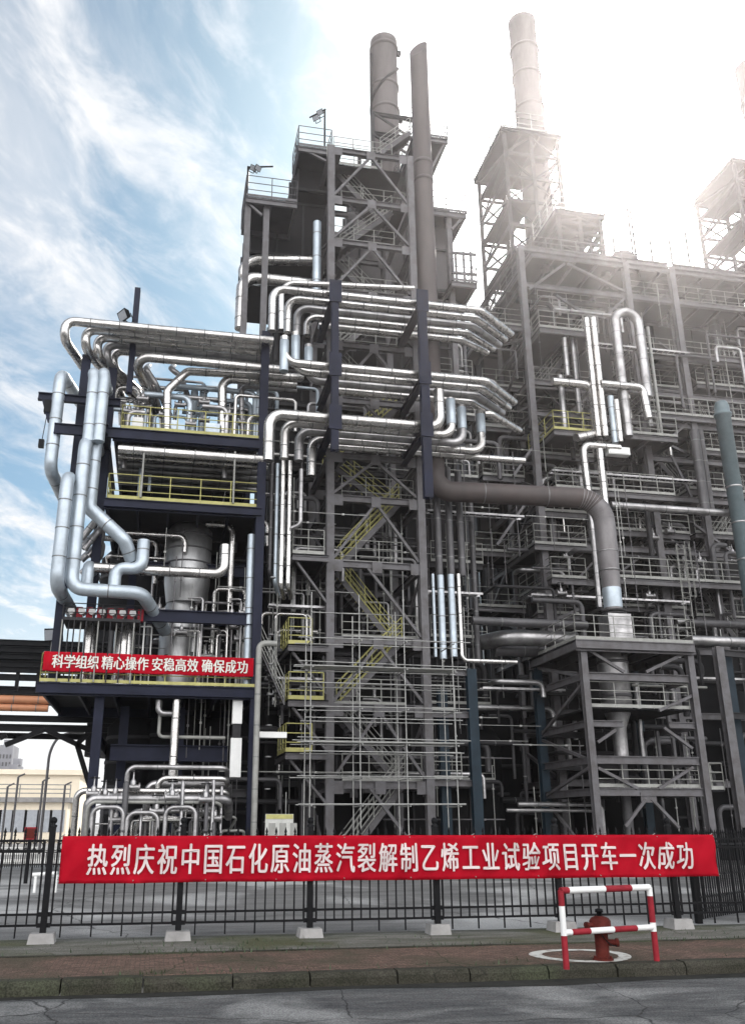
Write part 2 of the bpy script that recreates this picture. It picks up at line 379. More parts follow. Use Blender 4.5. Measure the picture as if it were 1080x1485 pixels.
while x < 30:
    l = rnd.uniform(.85, 1.1); dz = rnd.uniform(-.012, .012); dy = rnd.uniform(-.015, .015)
    y0, y1 = YK+dy, YK+.24; z1 = .012+dz
    kb.add([(x, y0, -.14), (x+l-.02, y0, -.14), (x+l-.02, y1, -.14), (x, y1, -.14), (x, y0, z1-.05), (x+l-.02, y0, z1-.05), (x+l-.02, y0+.05, z1), (x, y0+.05, z1), (x+l-.02, y1, z1), (x, y1, z1)],
           [(0,1,5,4), (4,5,6,7), (7,6,8,9), (1,2,8,6,5), (3,0,4,7,9), (2,3,9,8)]); x += l
struct(kb.build('kerb', 'kerb', loc=(0, 0, 0)))
# weeds along the verge and the kerb joint
wb = MB()
for i in range(2600):
    k = rnd.random()
    x = rnd.uniform(-9, 11)
    y = (YB+.06+rnd.gauss(0, .10)) if k < .5 else (rnd.uniform(YB+.2, YF-.1) if k < .72 else YK+.27+abs(rnd.gauss(0, .12)))
    if math.sin(x*1.7)+math.sin(x*.63+1)+rnd.uniform(-1, 1.2) < .3: continue
    h = rnd.uniform(.015, .07); a = rnd.uniform(0, 6.28); d = Vector((math.cos(a), math.sin(a), 0))*h*.7; p = Vector((x, y, .004)); s = Vector((-d.y, d.x, 0))*.22
    wb.add([p-s, p+s, p+d+Vector((0, 0, h))], [(0, 1, 2)])
o = wb.build('weeds', 'leafgreen', loc=(0, 0, 0)); o['kind'] = 'stuff'; o['label'] = 'low green weeds along the pavement edge'; o['category'] = 'weeds'

# ================================================================ iron fence
def fence():
    f = thing('iron_fence', 'black iron picket fence with round post knobs behind the long red banner', 'fence', (0, YF, 0))
    posts_px = [62, 258, 449, 635, 815, 985]
    xs = [P(p, 1356, YF).x for p in posts_px]
    sp = xs[1]-xs[0]; xs = [xs[0]-sp]+xs+[xs[-1]+(xs[-1]-xs[-2])]
    for x in xs:
        mb = MB().box((x-.045, YF-.045, .14), (x+.045, YF+.045, 1.62)); mb.lathe((x, YF, 1.62), [(.06, 0), (.06, .03), (.03, .04), (.05, .07), (.055, .10), (.04, .135), (.004, .15)], 10)
        for s in (-1, 1):
            for z in (.24, .39): mb.box((x+s*.045, YF-.02, z-.03), (x+s*.10, YF+.02, z+.03))
        mb.build('post', 'black', f)
        fb = MB(); w = rnd.uniform(.17, .20); h = rnd.uniform(.13, .16); y = YF
        fb.add([(x-w, y-w, 0), (x+w, y-w, 0), (x+w, y+w, 0), (x-w, y+w, 0), (x-w*.88, y-w*.88, h), (x+w*.88, y-w*.88, h), (x+w*.88, y+w*.88, h), (x-w*.88, y+w*.88, h)], [(0,1,5,4),(1,2,6,5),(2,3,7,6),(3,0,4,7),(4,5,6,7)])
        fb.build('footing', 'concrete', f)
    for a, b in zip(xs, xs[1:]):
        mb = MB(); a2, b2 = a+.10, b-.10
        for z in (.24, .39, 1.28, 1.42): mb.box((a2, YF-.016, z-.016), (b2, YF+.016, z+.016))
        for e in (a2, b2): mb.box((e-.014, YF-.014, .24), (e+.014, YF+.014, 1.42))
        k = max(3, round((b2-a2)/.148))
        for i in range(1, k):
            x = a2+(b2-a2)*i/k; z0 = .07 if i % 3 == 1 else .24
            mb.box((x-.011, YF-.011, z0), (x+.011, YF+.011, 1.50))
            mb.lathe((x, YF, 1.49), [(.011, 0), (.024, .012), (.012, .03), (.022, .06), (.002, .13)], 6)
        mb.build('picket_panel', 'black', f)
    return xs
fence_xs = fence()
# side fence running back on the right, and gate leaf on the far left
def side_fence():
    x0 = P(1012, 1330, YF+.7).x
    f = thing('iron_fence', 'dense black iron fence turning away behind the right end of the banner', 'fence', (x0, YF+.7, 0))
    mb = MB(); d = Vector((.82, .57, 0)); n = 56
    for z in (.22, .42, .78, 1.3): mb.bar(Vector((x0, YF+.7, z)), Vector((x0, YF+.7, z))+d*5.5, .035, .035)
    for i in range(n):
        p = Vector((x0, YF+.7, .06))+d*(5.5*i/n); mb.box((p.x-.011, p.y-.011, .06), (p.x+.011, p.y+.011, 1.48)); mb.lathe((p.x, p.y, 1.47), [(.011, 0), (.022, .04), (.002, .1)], 6)
    mb.build('picket_panel', 'black', f)
    for k in (0, 2.75, 5.5):
        p = Vector((x0, YF+.7, 0))+d*k; MB().box((p.x-.05, p.y-.05, 0), (p.x+.05, p.y+.05, 1.6)).build('post', 'black', f)
side_fence()

# ================================================================ long banner on the fence
def text_mesh(chars, xs, z, h, w, y, weight=.022):
    mb = MB(); dg = None
    for ch, x in zip(chars, xs):
        if ch == ' ': continue
        c = bpy.data.curves.new('glyph', 'FONT'); c.body = ch; c.resolution_u = 3
        o = bpy.data.objects.new('glyph', c); COL.objects.link(o)
        dg = bpy.context.evaluated_depsgraph_get(); me = bpy.data.meshes.new_from_object(o.evaluated_get(dg))
        for k, (du, dv) in enumerate(((0, 0), (-weight, 0), (weight, 0), (0, weight*.6))):   # thickened strokes, each layer 1 mm proud
            vs = [Vector((x+(v.co.x-.5+du)*w, y-.001*k, z+(v.co.y-.38+dv)*h)) for v in me.vertices]
            mb.add(vs, [tuple(p.vertices) for p in me.polygons])
        bpy.data.objects.remove(o); bpy.data.meshes.remove(me); bpy.data.curves.remove(c)
    return mb
def banner(name, label, pts, y, chars, cx0, cx1, h, w, xs=None, ma='letter', weight=.022, amp=.012, sag=.01, text_y=.5):
    (x0, x1, z0, z1) = pts
    b = MB(); nx, nz = 200, 12; vs = []
    ties = [x0+(x1-x0)*i/10 for i in range(11)]
    def wav(x, v):
        n_ = min(ties, key=lambda t_: abs(t_-x)); d_ = abs(n_-x)                 # folds fan out from the ties
        return amp*(math.sin(x*2.3+v*1.3)+.5*math.sin(x*5.1+2*v)+.35*math.sin(x*9.7-v*3))-.004-amp*1.1*math.sin((x-n_)*16+(3-v)*2.2)*math.exp(-d_*2.5)
    for j in range(nz+1):
        for i in range(nx+1):
            u = i/nx; v = j/nz; x = x0+(x1-x0)*u
            vs.append((x, y+wav(x, v*3)*1.0, z0+(z1-z0)*v-sag*math.sin(u*math.pi*5)**2*(1-v)*.6))
    b.add(vs, [(j*(nx+1)+i, j*(nx+1)+i+1, (j+1)*(nx+1)+i+1, (j+1)*(nx+1)+i) for j in range(nz) for i in range(nx)], True)
    o = b.build(name, 'banner', loc=((x0+x1)/2, y, z0)); tag(o, label, 'banner')
    for i, t_ in enumerate(ties):
        for zz in (z0+.03, z1-.03):
            mb_ = MB().tube((t_, y-.02+wav(t_, 3 if zz > z0+.1 else 0), zz), (t_, y+.07, zz+.02), .008, 5); mb_.tube((t_-.03, y+.065, zz+.02), (t_+.03, y+.065, zz+.05), .008, 5); mb_.build('tie', 'palerail', o)
    md = o.modifiers.new('thickness', 'SOLIDIFY'); md.thickness = .004
    xs = xs or [cx0+(cx1-cx0)*i/(len(chars)-1) for i in range(len(chars))]
    t = text_mesh(chars, xs, z0+(z1-z0)*text_y, h, w, 0, weight)
    t.v = [Vector((v.x, y+wav(v.x, (v.z-z0)/(z1-z0)*3)-.04+v.y, v.z)) for v in t.v]
    t.build('lettering', ma, o)
    return o
yb = YF-.10
bx0, bx1 = P(88, 1250, yb).x, P(1037, 1240, yb).x
bz1, bz0 = (ZA(1214, yb, 88)+ZA(1208, yb, 1034))/2, (ZA(1281, yb, 88)+ZA(1270, yb, 1038))/2
tx = '热烈庆祝中国石化原油蒸汽裂解制乙烯工业试验项目开车一次成功'
banner('celebration_banner', 'long red cloth banner with white characters tied along the street fence', (bx0, bx1, bz0, bz1), yb, tx, P(142, 1245, yb).x, P(990, 1240, yb).x, .47, .315, None, weight=.022, amp=.019)

# ================================================================ hydrant, ring and guard rail
gp_ = lambda a, b: (lambda d: CAM+d*(-EYE/d.z))(ray(a, b))
hy = gp_(871, 1393).y; hx = XA(871, hy, .3); HK = (ZA(1322, hy, 871))/.78
h = thing('fire_hydrant', 'rusty red fire hydrant standing inside the red and white guard rail', 'fire hydrant', (hx, hy, 0))
MB().lathe((hx, hy, 0), [(.13, .006), (.13, .035), (.085, .045), (.085, .40), (.10, .42)], 18).build('barrel', 'hydrant', h)
MB().lathe((hx, hy, .42), [(.14, 0), (.15, .02), (.15, .05), (.135, .07), (.135, .17), (.11, .215), (.06, .24), (.04, .245)], 18).build('bonnet', 'hydrant', h)
MB().lathe((hx, hy, .665), [(.035, 0), (.035, .05), (.055, .055), (.05, .10), (.01, .115)], 8).build('operating_nut', 'black', h)
mb = MB().tube((hx, hy, .27), (hx+.17, hy-.05, .27), .05, 12); mb.tube((hx+.165, hy-.049, .27), (hx+.20, hy-.06, .27), .066, 8); mb.build('outlet', 'hydrant', h)
mb = MB().tube((hx, hy, .53), (hx-.19, hy-.03, .53), .04, 12); mb.tube((hx-.18, hy-.028, .53), (hx-.21, hy-.033, .53), .055, 8); mb.build('outlet', 'hydrant', h)
mb = MB()
for i in range(8): mb.lathe((hx+.105*math.cos(i*.785), hy+.105*math.sin(i*.785), .035), [(.016, 0), (.016, .03), (.006, .034)], 6)
mb.lathe((hx, hy, .40), [(.10, 0), (.155, .01), (.155, .035), (.10, .045)], 18); mb.build('bolts_and_flange', 'hydrant', h)
pts = [(hx+.20-.30*u, hy-.07-.05*math.sin(u*3.14), .25-.12*math.sin(u*3.14)+.27*u) for u in [i/12 for i in range(13)]]
MB().sweep(pts, .008, 5).build('chain', 'black', h)
h.scale = (HK*1.38, HK*1.38, HK*1.08)
rb = MB(); n = 40; cyr = gp_(842, 1386).y; cxr = XA(842, cyr, 0); vs = []
for i in range(n):
    t_ = 6.2832*i/n; wob = 1+.03*math.sin(3*t_)
    for r_ in (.50, .67): vs.append((cxr+r_*wob*math.cos(t_), cyr+r_*wob*math.sin(t_)*.95, .011))
rb.add(vs, [(2*i, 2*i+1, (2*i+3) % (2*n), (2*i+2) % (2*n)) for i in range(n)])
M['ringpaint'] = mat('worn_white_paint', (.50, .50, .46), .8, 0, .3, 7, col2=(.20, .17, .14), lo=.5, hi=.62)
o = rb.build('ring_marking', 'ringpaint', loc=(cxr, cyr, .011)); struct(o)
gy0 = gp_(821, 1405).y; gx0 = XA(821, gy0, 0); gy1 = gy0+.55; gy1 = gp_(948, 1394).y; gx1 = XA(948, gy1, .3)
g = thing('guard_rail', 'red and white banded tubular guard rail around the hydrant', 'guard rail', (gx0, gy0, 0))
ztop = ZA(1291, gy0, 821); zmid = ZA(1352, gy0, 821)
A0, A1 = Vector((gx0, gy0, 0)), Vector((gx1, gy1, 0)); UPZ = Vector((0, 0, 1))
def banded(name, p, q, cuts, cols, r=.038):
    p = Vector(p); q = Vector(q); bounds = [0]+cuts+[1]; first = None
    for k in range(len(bounds)-1):
        o = MB().tube(p.lerp(q, bounds[k]), p.lerp(q, bounds[k+1]), r, 12).build(name if k == 0 else 'band', 'white' if cols[k] == 'w' else 'red', g if k == 0 else first)
        if k == 0: first = o
banded('upright', A0, A0+UPZ*ztop, [.42, .53, .80], ['r', 'w', 'w', 'r'])
banded('upright', A1, A1+UPZ*ztop, [.40, .52, .88], ['r', 'w', 'r', 'w'])
banded('top_rail', A0+UPZ*ztop, A1+UPZ*ztop, [.08, .48, .78], ['r', 'w', 'r', 'w'], .040)
banded('middle_rail', A0+UPZ*zmid, A1+UPZ*zmid, [.08, .28, .54, .80], ['w', 'r', 'w', 'r', 'w'], .036)

# ================================================================ left block: navy steel structure with decks
LF, LB = 36.0, 43.5
zd1 = ZA(994, LF, 270); zd2 = ZA(729, LF, 270); zd3 = ZA(628, LF, 270)
xr = XA(381, LF, zd3)
S = thing('steel_structure', 'navy blue steel frame with yellow railed decks left of the stair tower', 'steel structure', (XA(250, LF, 0), LF, 0))
cA, cB = XA(137, LF+.5, zd1-3), XA(371, LF, zd1-3)
def column(x, y, z0, z1, w, parent, ma, name='column'): return MB().ibeam((x, y, z0), (x, y, z1), w, w, .045).build(name, ma, parent)
for x, y, z1 in ((cA, LF+.5, zd1-.4), (xr, LF+.1, ZA(480, LF, 380)), (cA+.6, LB, zd3), (xr, LB, zd3+5), (cA+.9, LF+3, zd1-.5), (cA+3.2, LB, zd1), (cA+3.2, LF+3, zd1-.5)):
    column(x, y, 0, z1, .36, S, 'navy')
column(XA(112, LF, zd3), LF+1, zd1+.01, ZA(515, LF+1, 112), .36, S, 'navy'); column(XA(152, LF+1.5, zd3-1), LF+1.6, zd1+.01, zd3+3.6, .36, S, 'navy')
def beam(p, q, w, h, parent, ma, name='beam'): return MB().ibeam(p, q, w, h, .04).build(name, ma, parent)
x0_1, x1_1 = XA(58, LF, zd1), XA(369, LF, zd1)
deck(x0_1, x1_1, LF, LB, zd1, S, 'deck', 'navy', edge=.42)
beam((x0_1-.1, LF-.08, zd1-.22), (x1_1, LF-.08, zd1-.22), .16, .40, S, 'navy')
MB().box((x0_1, LF-.10, zd1+.01), (x1_1, LF-.07, zd1+.13)).build('toe_board', 'yellow', S)
guardrail([(x0_1, LF+3, zd1), (x0_1, LF, zd1), (x1_1, LF, zd1)], S, toe=False)
x0_2 = XA(152, LF, zd2); x1_2 = XA(379, LF, zd2)
deck(x0_2, x1_2, LF, LB, zd2, S, 'deck', 'navy', edge=.40)
beam((x0_2, LF-.09, zd2-.22), (x1_2, LF-.09, zd2-.22), .16, .36, S, 'navy')
guardrail([(x0_2+.1, LF+2, zd2), (x0_2+.1, LF, zd2), (x1_2-.05, LF, zd2)], S)
for px in (204, 338):
    x = XA(px, LF-.05, zd2); MB().tube((x, LF-.05, zd2+.1), (x, LF-.05, ZA(655, LF, px)), .045, 6).build('davit_post', 'palerail', S)
x0_3 = XA(165, LF, zd3); x1_3 = xr-.15
deck(x0_3, x1_3, LF, LB, zd3, S, 'deck', 'navy', edge=.5)
beam((x0_3-2.4, LF-.1, zd3-.28), (x1_3, LF-.1, zd3-.28), .18, .46, S, 'navy')
beam((x0_3-.3, LF-.35, zd3-.2), (x0_3-.3, LB, zd3-.3), .2, .44, S, 'navy')
guardrail([(x0_3+.3, LF+2.5, zd3), (x0_3+.3, LF, zd3), (x1_3, LF, zd3)], S)
MB().box((x0_3+.3, LF+.02, zd3+.01), (x1_3, LF+.05, zd3+.16)).build('toe_board', 'orange', S)
# lower mid beams below deck 1
zb = ZA(1092, LF+1.5, 250)
beam((XA(160, LF+1.5, zb), LF+1.5, zb), (XA(330, LF+1.5, zb), LF+1.5, zb), .3, .62, S, 'navy')
beam((cA, LF+.6, zb+.4), (cA, LB, zb+.4), .25, .5, S, 'navy')
beam((cA+.2, LF+.5, ZA(1148, LF, 137)), (cB, LF+.3, ZA(1148, LF, 137)), .2, .3, S, 'darkgrey')
beam((cA, LB, zb), (xr, LB, zb), .3, .6, S, 'navy')
for zz_ in (zd1+3.2, zd2-2.2):
    beam((XA(205, LF+2.5, zz_), LF+2.5, zz_), (xr, LF+2.5, zz_), .25, .5, S, 'navy')
zq = ZA(890, LF, 230)
beam((XA(205, LF+.3, zq), LF+.3, zq), (xr-.2, LF+.3, zq), .22, .5, S, 'navy')
# cantilever hoist beam on the left
zc = ZA(574, LF, 90)
H0, H1 = XA(56, LF+.2, zc), XA(175, LF+.2, zc)
beam((H0, LF+.2, zc), (H1, LF+.2, zc), .22, .34, S, 'navy')
MB().bar((H0+.25, LF+.2, zc-.15), (XA(72, LF+.2, zc-1.2), LF+.2, zc-1.15), .16, .2).build('brace', 'navy', S)
MB().bar((XA(88, LF+.2, zc-1.6), LF+.2, zc-1.5), (XA(74, LF+.2, zc-.6), LF+.2, zc-.25), .1, .12).build('brace', 'navy', S)
hk = thing('chain_hoist', 'small dark chain hoist hanging under the navy cantilever beam', 'hoist', (XA(67, LF+.2, zc-1), LF+.2, zc-1))
hx_ = XA(68, LF+.2, zc-1)
MB().box((hx_-.14, LF+.05, zc-.75), (hx_+.14, LF+.35, zc-.2)).build('hoist_body', 'black', hk)
MB().tube((hx_, LF+.2, zc-.75), (hx_-.08, LF+.2, zc-2.0), .018, 5).build('chain', 'darkgrey', hk)
MB().box((hx_-.2, LF+.1, zc-2.35), (hx_+.02, LF+.3, zc-2.0)).build('hook_block', 'black', hk)
# mast with floodlights on top
zt = ZA(467, LF+1, 190); xt = XA(196, LF+1, zt)
beam((xt, LF+1, zt-3.6), (xt, LF+1, ZA(418, LF+1, 196)), .26, .26, S, 'navy', 'mast')
def floodlight(p, d, label, grp='floodlights on the plant', s=1.0):
    p = Vector(p); d = Vector(d).normalized(); f = thing('floodlight', label, 'floodlight', p, grp)
    r = d.cross(Vector((0,0,1))).normalized(); u = r.cross(d)
    mb = MB(); vs = []
    for k, (w_, h_) in ((0, (.16, .12)), (.22, (.26, .19))):
        for a, b in ((-1,-1),(1,-1),(1,1),(-1,1)): vs.append(p+d*(k*s)+r*(a*w_*s)+u*(b*h_*s))
    mb.add(vs, [(0,1,2,3),(7,6,5,4),(0,4,5,1),(1,5,6,2),(2,6,7,3),(3,7,4,0)]); mb.build('housing', 'black', f)
    MB().bar(p+d*(.222*s)-u*(.15*s), p+d*(.222*s)+u*(.15*s), .44*s, .012).build('lens', 'glass', f)
    mb = MB(); mb.bar(p-r*(.2*s), p-r*(.2*s)-u*(.3*s), .03, .03); mb.bar(p+r*(.2*s), p+r*(.2*s)-u*(.3*s), .03, .03); mb.bar(p-r*(.2*s)-u*(.3*s), p+r*(.2*s)-u*(.3*s), .03, .03); mb.build('bracket', 'black', f)
    return f
floodlight((xt-.35, LF+.9, ZA(441, LF, 182)), (-.8, -.5, -.5), 'upper black floodlight on the navy mast top', s=1.3)
floodlight((xt-.3, LF+.9, ZA(459, LF, 182)), (-.8, -.5, -.4), 'lower black floodlight on the navy mast top', s=1.3)
# blue-white cabinets on deck 3
for i, (pa, pb, pt, pb2, ma) in enumerate(((190, 206, 597, 622, 'white'), (240, 256, 600, 618, 'bluewhite'), (296, 318, 605, 624, 'bluewhite'))):
    xa, xb = XA(pa, LF+.9, zd3), XA(pb, LF+.9, zd3)
    c = thing('junction_cabinet', ['white two door cabinet behind the yellow rail, leftmost on the upper deck', 'small pale blue cabinet between bent pipes on the upper deck', 'wide pale blue cabinet near the navy column on the upper deck'][i], 'cabinet', ((xa+xb)/2, LF+.9, zd3))
    MB().box((xa, LF+.9, zd3+.12), (xb, LF+1.4, zd3+1.0)).build('body', ma, c)
    MB().box((xa+.02, LF+.87, zd3+.56), (xb-.02, LF+.90-.002, zd3+.97)).build('door', ma, c)
    MB().box((xa+.02, LF+.87, zd3+.15), (xb-.02, LF+.90-.002, zd3+.54)).build('door', ma, c)
    mb = MB(); mb.box((xa+.05, LF+1.0, zd3), (xa+.1, LF+1.3, zd3+.12)); mb.box((xb-.1, LF+1.0, zd3), (xb-.05, LF+1.3, zd3+.12)); mb.build('feet', 'darkgrey', c)
# ---- second banner on deck 1
y2 = LF-.16
banner('slogan_banner', 'shorter red banner with pale characters hung on the lowest navy deck railing', (XA(64, y2, zd1+1), XA(368, y2, zd1+1), ZA(976.5, y2, 215), ZA(949, y2, 215)), y2,
       '科学组织精心操作安稳高效确保成功', 0, 0, .55, .45, [XA(q+17.0*i, y2, zd1+1) for q in (85.5, 157, 229, 301) for i in range(4)], 'letter2', .026, amp=.010, sag=.04)

# ================================================================ left block: clad pipes
NG = 'clad pipes on the navy block'
def PP(px, py, Y): return P(px, py, Y)
# upper rack of five pipes running right, legs turning back
zrack = ZA(476, 35.5, 230)
names = ['nearest', 'second', 'third', 'fourth', 'farthest']
for k in range(5):
    Y = 35.6+.56*k; xl = [XA(q, Y, zrack) for q in (96, 126, 143, 156, 166)][k]
    xe = XA(377, 35.6, zrack)
    d = Vector((1.2+.3*k, 4.6, 0)); p0 = Vector((xl, Y, zrack)); p1 = p0-Vector((0, 0, .9))
    pipe([p1+d+Vector((.1, .3, -1.4)), p1+d*.95, p1, p0, (xe+.6, Y, zrack)], .205, 'silver' if k != 3 else 'silver_dull',
         f'{names[k]} of the five silver pipes in the top rack on the navy block', 'silver pipes in the top left rack', 'steam_pipe', br=.5)
# middle pipes
zm = ZA(524, 36.2, 280)
pipe([PP(226, 600, 39), PP(212, 560, 37.4), (XA(192, 36.2, zm), 36.2, zm), (XA(415, 36.2, zm), 36.2, zm)], .21, 'silver', 'silver pipe with a bent left leg under the top left rack', NG, 'steam_pipe', br=.5)
zm2 = ZA(537, 36.9, 330)
pipe([(XA(242, 36.9, zd3), 36.9, zd3), PP(243, 566, 36.9), PP(272, 538, 36.9), (XA(440, 36.9, zm2), 36.9, zm2)], .19, 'silver', 'silver pipe climbing diagonally from the upper deck beside the pale cabinet', NG, 'steam_pipe', br=.4)
zm3 = ZA(550, 37.2, 345)
pipe([(XA(324, 37.2, zd3), 37.2, zd3), (XA(322, 37.2, zm3), 37.2, zm3), (XA(430, 37.2, zm3), 37.2, zm3)], .21, 'silver', 'silver pipe dropping through the right half of the upper deck', NG, 'steam_pipe', br=.5)
zm4 = ZA(560, 37.8, 360)
pipe([(XA(352, 37.8, zd3), 37.8, zd3), (XA(350, 37.8, zm4), 37.8, zm4), (XA(430, 37.8, zm4), 37.8, zm4)], .13, 'silver_dull', 'thin dull pipe dropping beside the navy column on the upper deck', NG, 'steam_pipe')
for i, (a, b, c, dd) in enumerate(((226, 556, 200, 3), (214, 540, 232, 3.2), (262, 545, 276, 3.6))):
    pipe([PP(a+22, 605, 38.5+i*.3), PP(a, b, 37.5+i*.3), PP(a-14, 534, 37.3+i*.3), PP(a-10, 530, 41)], .13, 'silver_dull', ['left', 'middle', 'right'][i]+' of three slanting dull pipes behind the upper deck rail', 'slanting pipes on the upper deck', 'steam_pipe')
for i, (a, b) in enumerate(((283, 560), (296, 556))):
    zt_ = ZA(b, 38.4, a); x = XA(a, 38.4, zt_)
    mb = MB().lathe((x, 38.4, zd3), [(.18, 0), (.18, zt_-zd3-.3), (.12, zt_-zd3-.1), (.05, zt_-zd3)], 14); o = mb.build('silencer', 'bluewhite'); tag(o, ['left', 'right'][i]+' pale blue upright silencer on the upper deck', 'silencer', 'silencers on the upper deck')
# pipes under deck 3
for k in range(6):
    Y = 36.1+.7*k; z = zd3-.95-.02*k; r_ = .24 if k == 0 else .16
    a, b = (172, 374)
    pts = [(XA(a, Y, z), Y, z), (XA(b, 36.1, z)+.5, Y, z)]
    pipe(pts, r_, 'silver' if k < 2 else 'silver_dull', ['broad bright', 'second', 'third', 'fourth', 'fifth', 'rearmost'][k]+' pipe slung under the upper navy deck', 'pipes under the upper deck', 'steam_pipe')
# vertical risers at the left edge
def riser(px0, py0, px1, py1, Y, r_, ma, label, br=None, extra=None, grp='tall risers at the left edge'):
    """upright pipe between two picture rows (x from the lower end), with optional extra points at either end"""
    lo = P(px1, py1, Y); hi = Vector((lo.x, Y, ZA(py0, Y, px0)))
    pts = [hi, lo]
    if extra: pts = list(extra[0])+pts+list(extra[1])
    return pipe(pts, r_, ma, label, grp, 'riser_pipe', br=br or r_*2)
for q0, q1, nm in ((136, 128, 'left'), (150, 143, 'right')):
    h_ = P(q0, 548, 35.5); l_ = P(q1, 622, 35.5)
    riser(q0, 548, q1, 640, 35.5, .25, 'bluewhite', f'pale riser under the top left rack, {nm} one of the short twins', br=.4, extra=([Vector((h_.x+.2, 39.0, h_.z+.35)), Vector((l_.x, 36.6, h_.z+.30)), Vector((l_.x, 35.5, h_.z+.28))], []))
lo1 = P(82, 850, 34.9); e1 = lo1+Vector((0, 0, 0))
h_ = Vector((lo1.x, 34.9, ZA(688, 34.9, 98)))
riser(98, 688, 82, 848, 34.9, .27, 'bluewhite', 'outermost tall pale riser with a bottom bend at the left edge', br=.55, extra=([h_+Vector((.1, 3.5, .2))], [lo1+Vector((.3, 4.5, -.1))]))
lo2 = P(103, 855, 35.3)
h_ = Vector((lo2.x, 35.3, ZA(637, 35.3, 117)))
riser(117, 637, 103, 853, 35.3, .27, 'bluewhite', 'tall pale riser beside the outermost one, turning right at its foot', br=.5, extra=([h_+Vector((.05, 3.0, .15))], [(XA(206, 35.3, lo2.z), 35.3, lo2.z), (XA(206, 35.3, lo2.z)+1.0, 37.6, lo2.z-1.0)]))
hi3 = P(139, 640, 36.0)
pipe([hi3+Vector((0, 2.5, .2)), hi3, (hi3.x, 36.0, ZA(736, 36.0, 133)), PP(181, 783, 36.0), PP(192, 812, 36.4)], .29, 'bluewhite', 'pale riser bending diagonally down under the middle navy deck', 'tall risers at the left edge', 'riser_pipe', br=.35)
lo4 = P(73, 680, 36.2)
pipe([(lo4.x+.6, 40.0, ZA(540, 36.2, 84)+.3), (lo4.x, 36.2, ZA(540, 36.2, 84)), lo4, lo4+Vector((.3, 3, -.2))], .27, 'bluewhite', 'pale riser farthest left behind the hoist beam', 'tall risers at the left edge', 'riser_pipe', br=.5)
for i, (a, c_, q) in enumerate(((118, 775, 742), (122, 790, 760), (128, 800, 780))):
    pipe([PP(a, c_+6, 37+i*.4), PP(150, q, 37+i*.4), PP(146, q+26, 37.4+i*.4), PP(118, q+52, 37.5+i*.4)], .15, 'silver_dull', ['upper', 'middle', 'lower'][i]+' of three small crooked pipes behind the tall risers', 'crooked pipes behind the risers', 'steam_pipe')
zp = ZA(828, 36.4, 240)
pipe([(XA(137, 36.4, zp), 36.4, zp), (XA(325, 36.4, zp), 36.4, zp), (XA(325, 36.4, zp), 36.4, ZA(790, 36.4, 326))], .22, 'silver', 'silver pipe crossing in front of the big vessel and rising at its right end', NG, 'transfer_pipe', br=.42)
A_ = P(166, 850, 36.0); zu = ZA(824, 36.0, 190)
pipe([A_, (A_.x, 36, zu), (XA(206, 36, zu), 36, zu), (XA(206, 36, zu), 36, ZA(783, 36, 206))], .25, 'bluewhite', 'pale double bent pipe left of the big vessel', NG, 'transfer_pipe', br=.4)
A_ = P(126, 850, 36.2)
pipe([A_, (A_.x, 36.2, ZA(818, 36.2, 128)), (A_.x+.1, 38.5, ZA(815, 36.2, 128))], .24, 'bluewhite', 'short pale stub pipe with a rounded top beside the risers', NG, 'transfer_pipe', br=.4)
# big vessel
M['vesselmetal'] = mat('vessel_metal', (.40, .40, .40), .38, .75, .45, 1.2, .2, stretch=(1, 1, .4))
zv1, zv0 = ZA(772, 39, 275), ZA(838, 39, 275); xv = XA(272, 39, zv0); rv = 33*PXS(272, 800, 39)
v = thing('reactor_vessel', 'large silver vessel with a tapering bottom between the navy decks', 'vessel', (xv, 39, zd1))
MB().lathe((xv, 39, zv0), [(rv*.86, -1.2), (rv, -.3), (rv, zv1-zv0), (rv*.7, zv1-zv0+.35), (.3, zv1-zv0+.5)], 32).build('shell', 'vesselmetal', v)
mb = MB()
for q in (.25, .55, .85): mb.lathe((xv, 39, zv0+(zv1-zv0)*q), [(rv*1.0, 0), (rv*1.03, .01), (rv*1.03, .07), (rv, .08)], 32)
mb.build('bands', 'pipegrey', v)
zl1, zl0 = ZA(900, 39, 265), zd1+.1
MB().lathe((xv-.2, 39, zl0), [(rv*.86, 0), (rv*.86, zl1-zl0), (rv*.5, zl1-zl0+1.2)], 28).build('lower_shell', 'vesselmetal', v)
# two clad drums on deck 1 and burner row above
for i, (a, b, Yd) in enumerate(((118, 137, 37), (163, 194, 37))):
    x = XA((a+b)/2, Yd, zd1+1); r_ = (b-a)/2*PXS(a, 930, Yd); zt_ = ZA(897, Yd, a)-zd1
    d_ = thing('clad_drum', ['slim', 'stout'][i]+' silver drum standing behind the red slogan banner', 'drum', (x, Yd, zd1), 'drums behind the slogan banner')
    MB().lathe((x, Yd, zd1), [(r_, 0), (r_, zt_-.3), (r_*.6, zt_-.05), (.1, zt_)], 20).build('shell', 'silver', d_)
    MB().lathe((x, Yd, zd1+.9), [(r_, 0), (r_*1.04, .02), (r_*1.04, .12), (r_, .14)], 20).build('band', 'silver_dull', d_)
zr = ZA(895, LF-.3, 150)
br_ = thing('valve_platform', 'narrow dark walkway holding a row of red and white valve heads', 'platform', (XA(150, LF, zr), LF, zr))
xa, xb = XA(92, LF, zr), XA(204, LF, zr)
MB().box((xa, LF-.2, zr-.12), (xb, LF+1.6, zr)).build('deck', 'darkgrey', br_)
rail_mb(MB(), [(xa, LF-.2, zr), (xb, LF-.2, zr)], h=.55, toe=False).build('guardrail', 'darkgrey', br_)
for k in range(14):
    x = xa+(xb-xa)*k/13; MB().tube((x, LF-.15+.2*(k % 2), zr-.1), (x, LF-.15+.2*(k % 2), zd1+.02), .03, 5).build('hanger', 'darkgrey' if k % 3 else 'palerail', br_)
vh = None
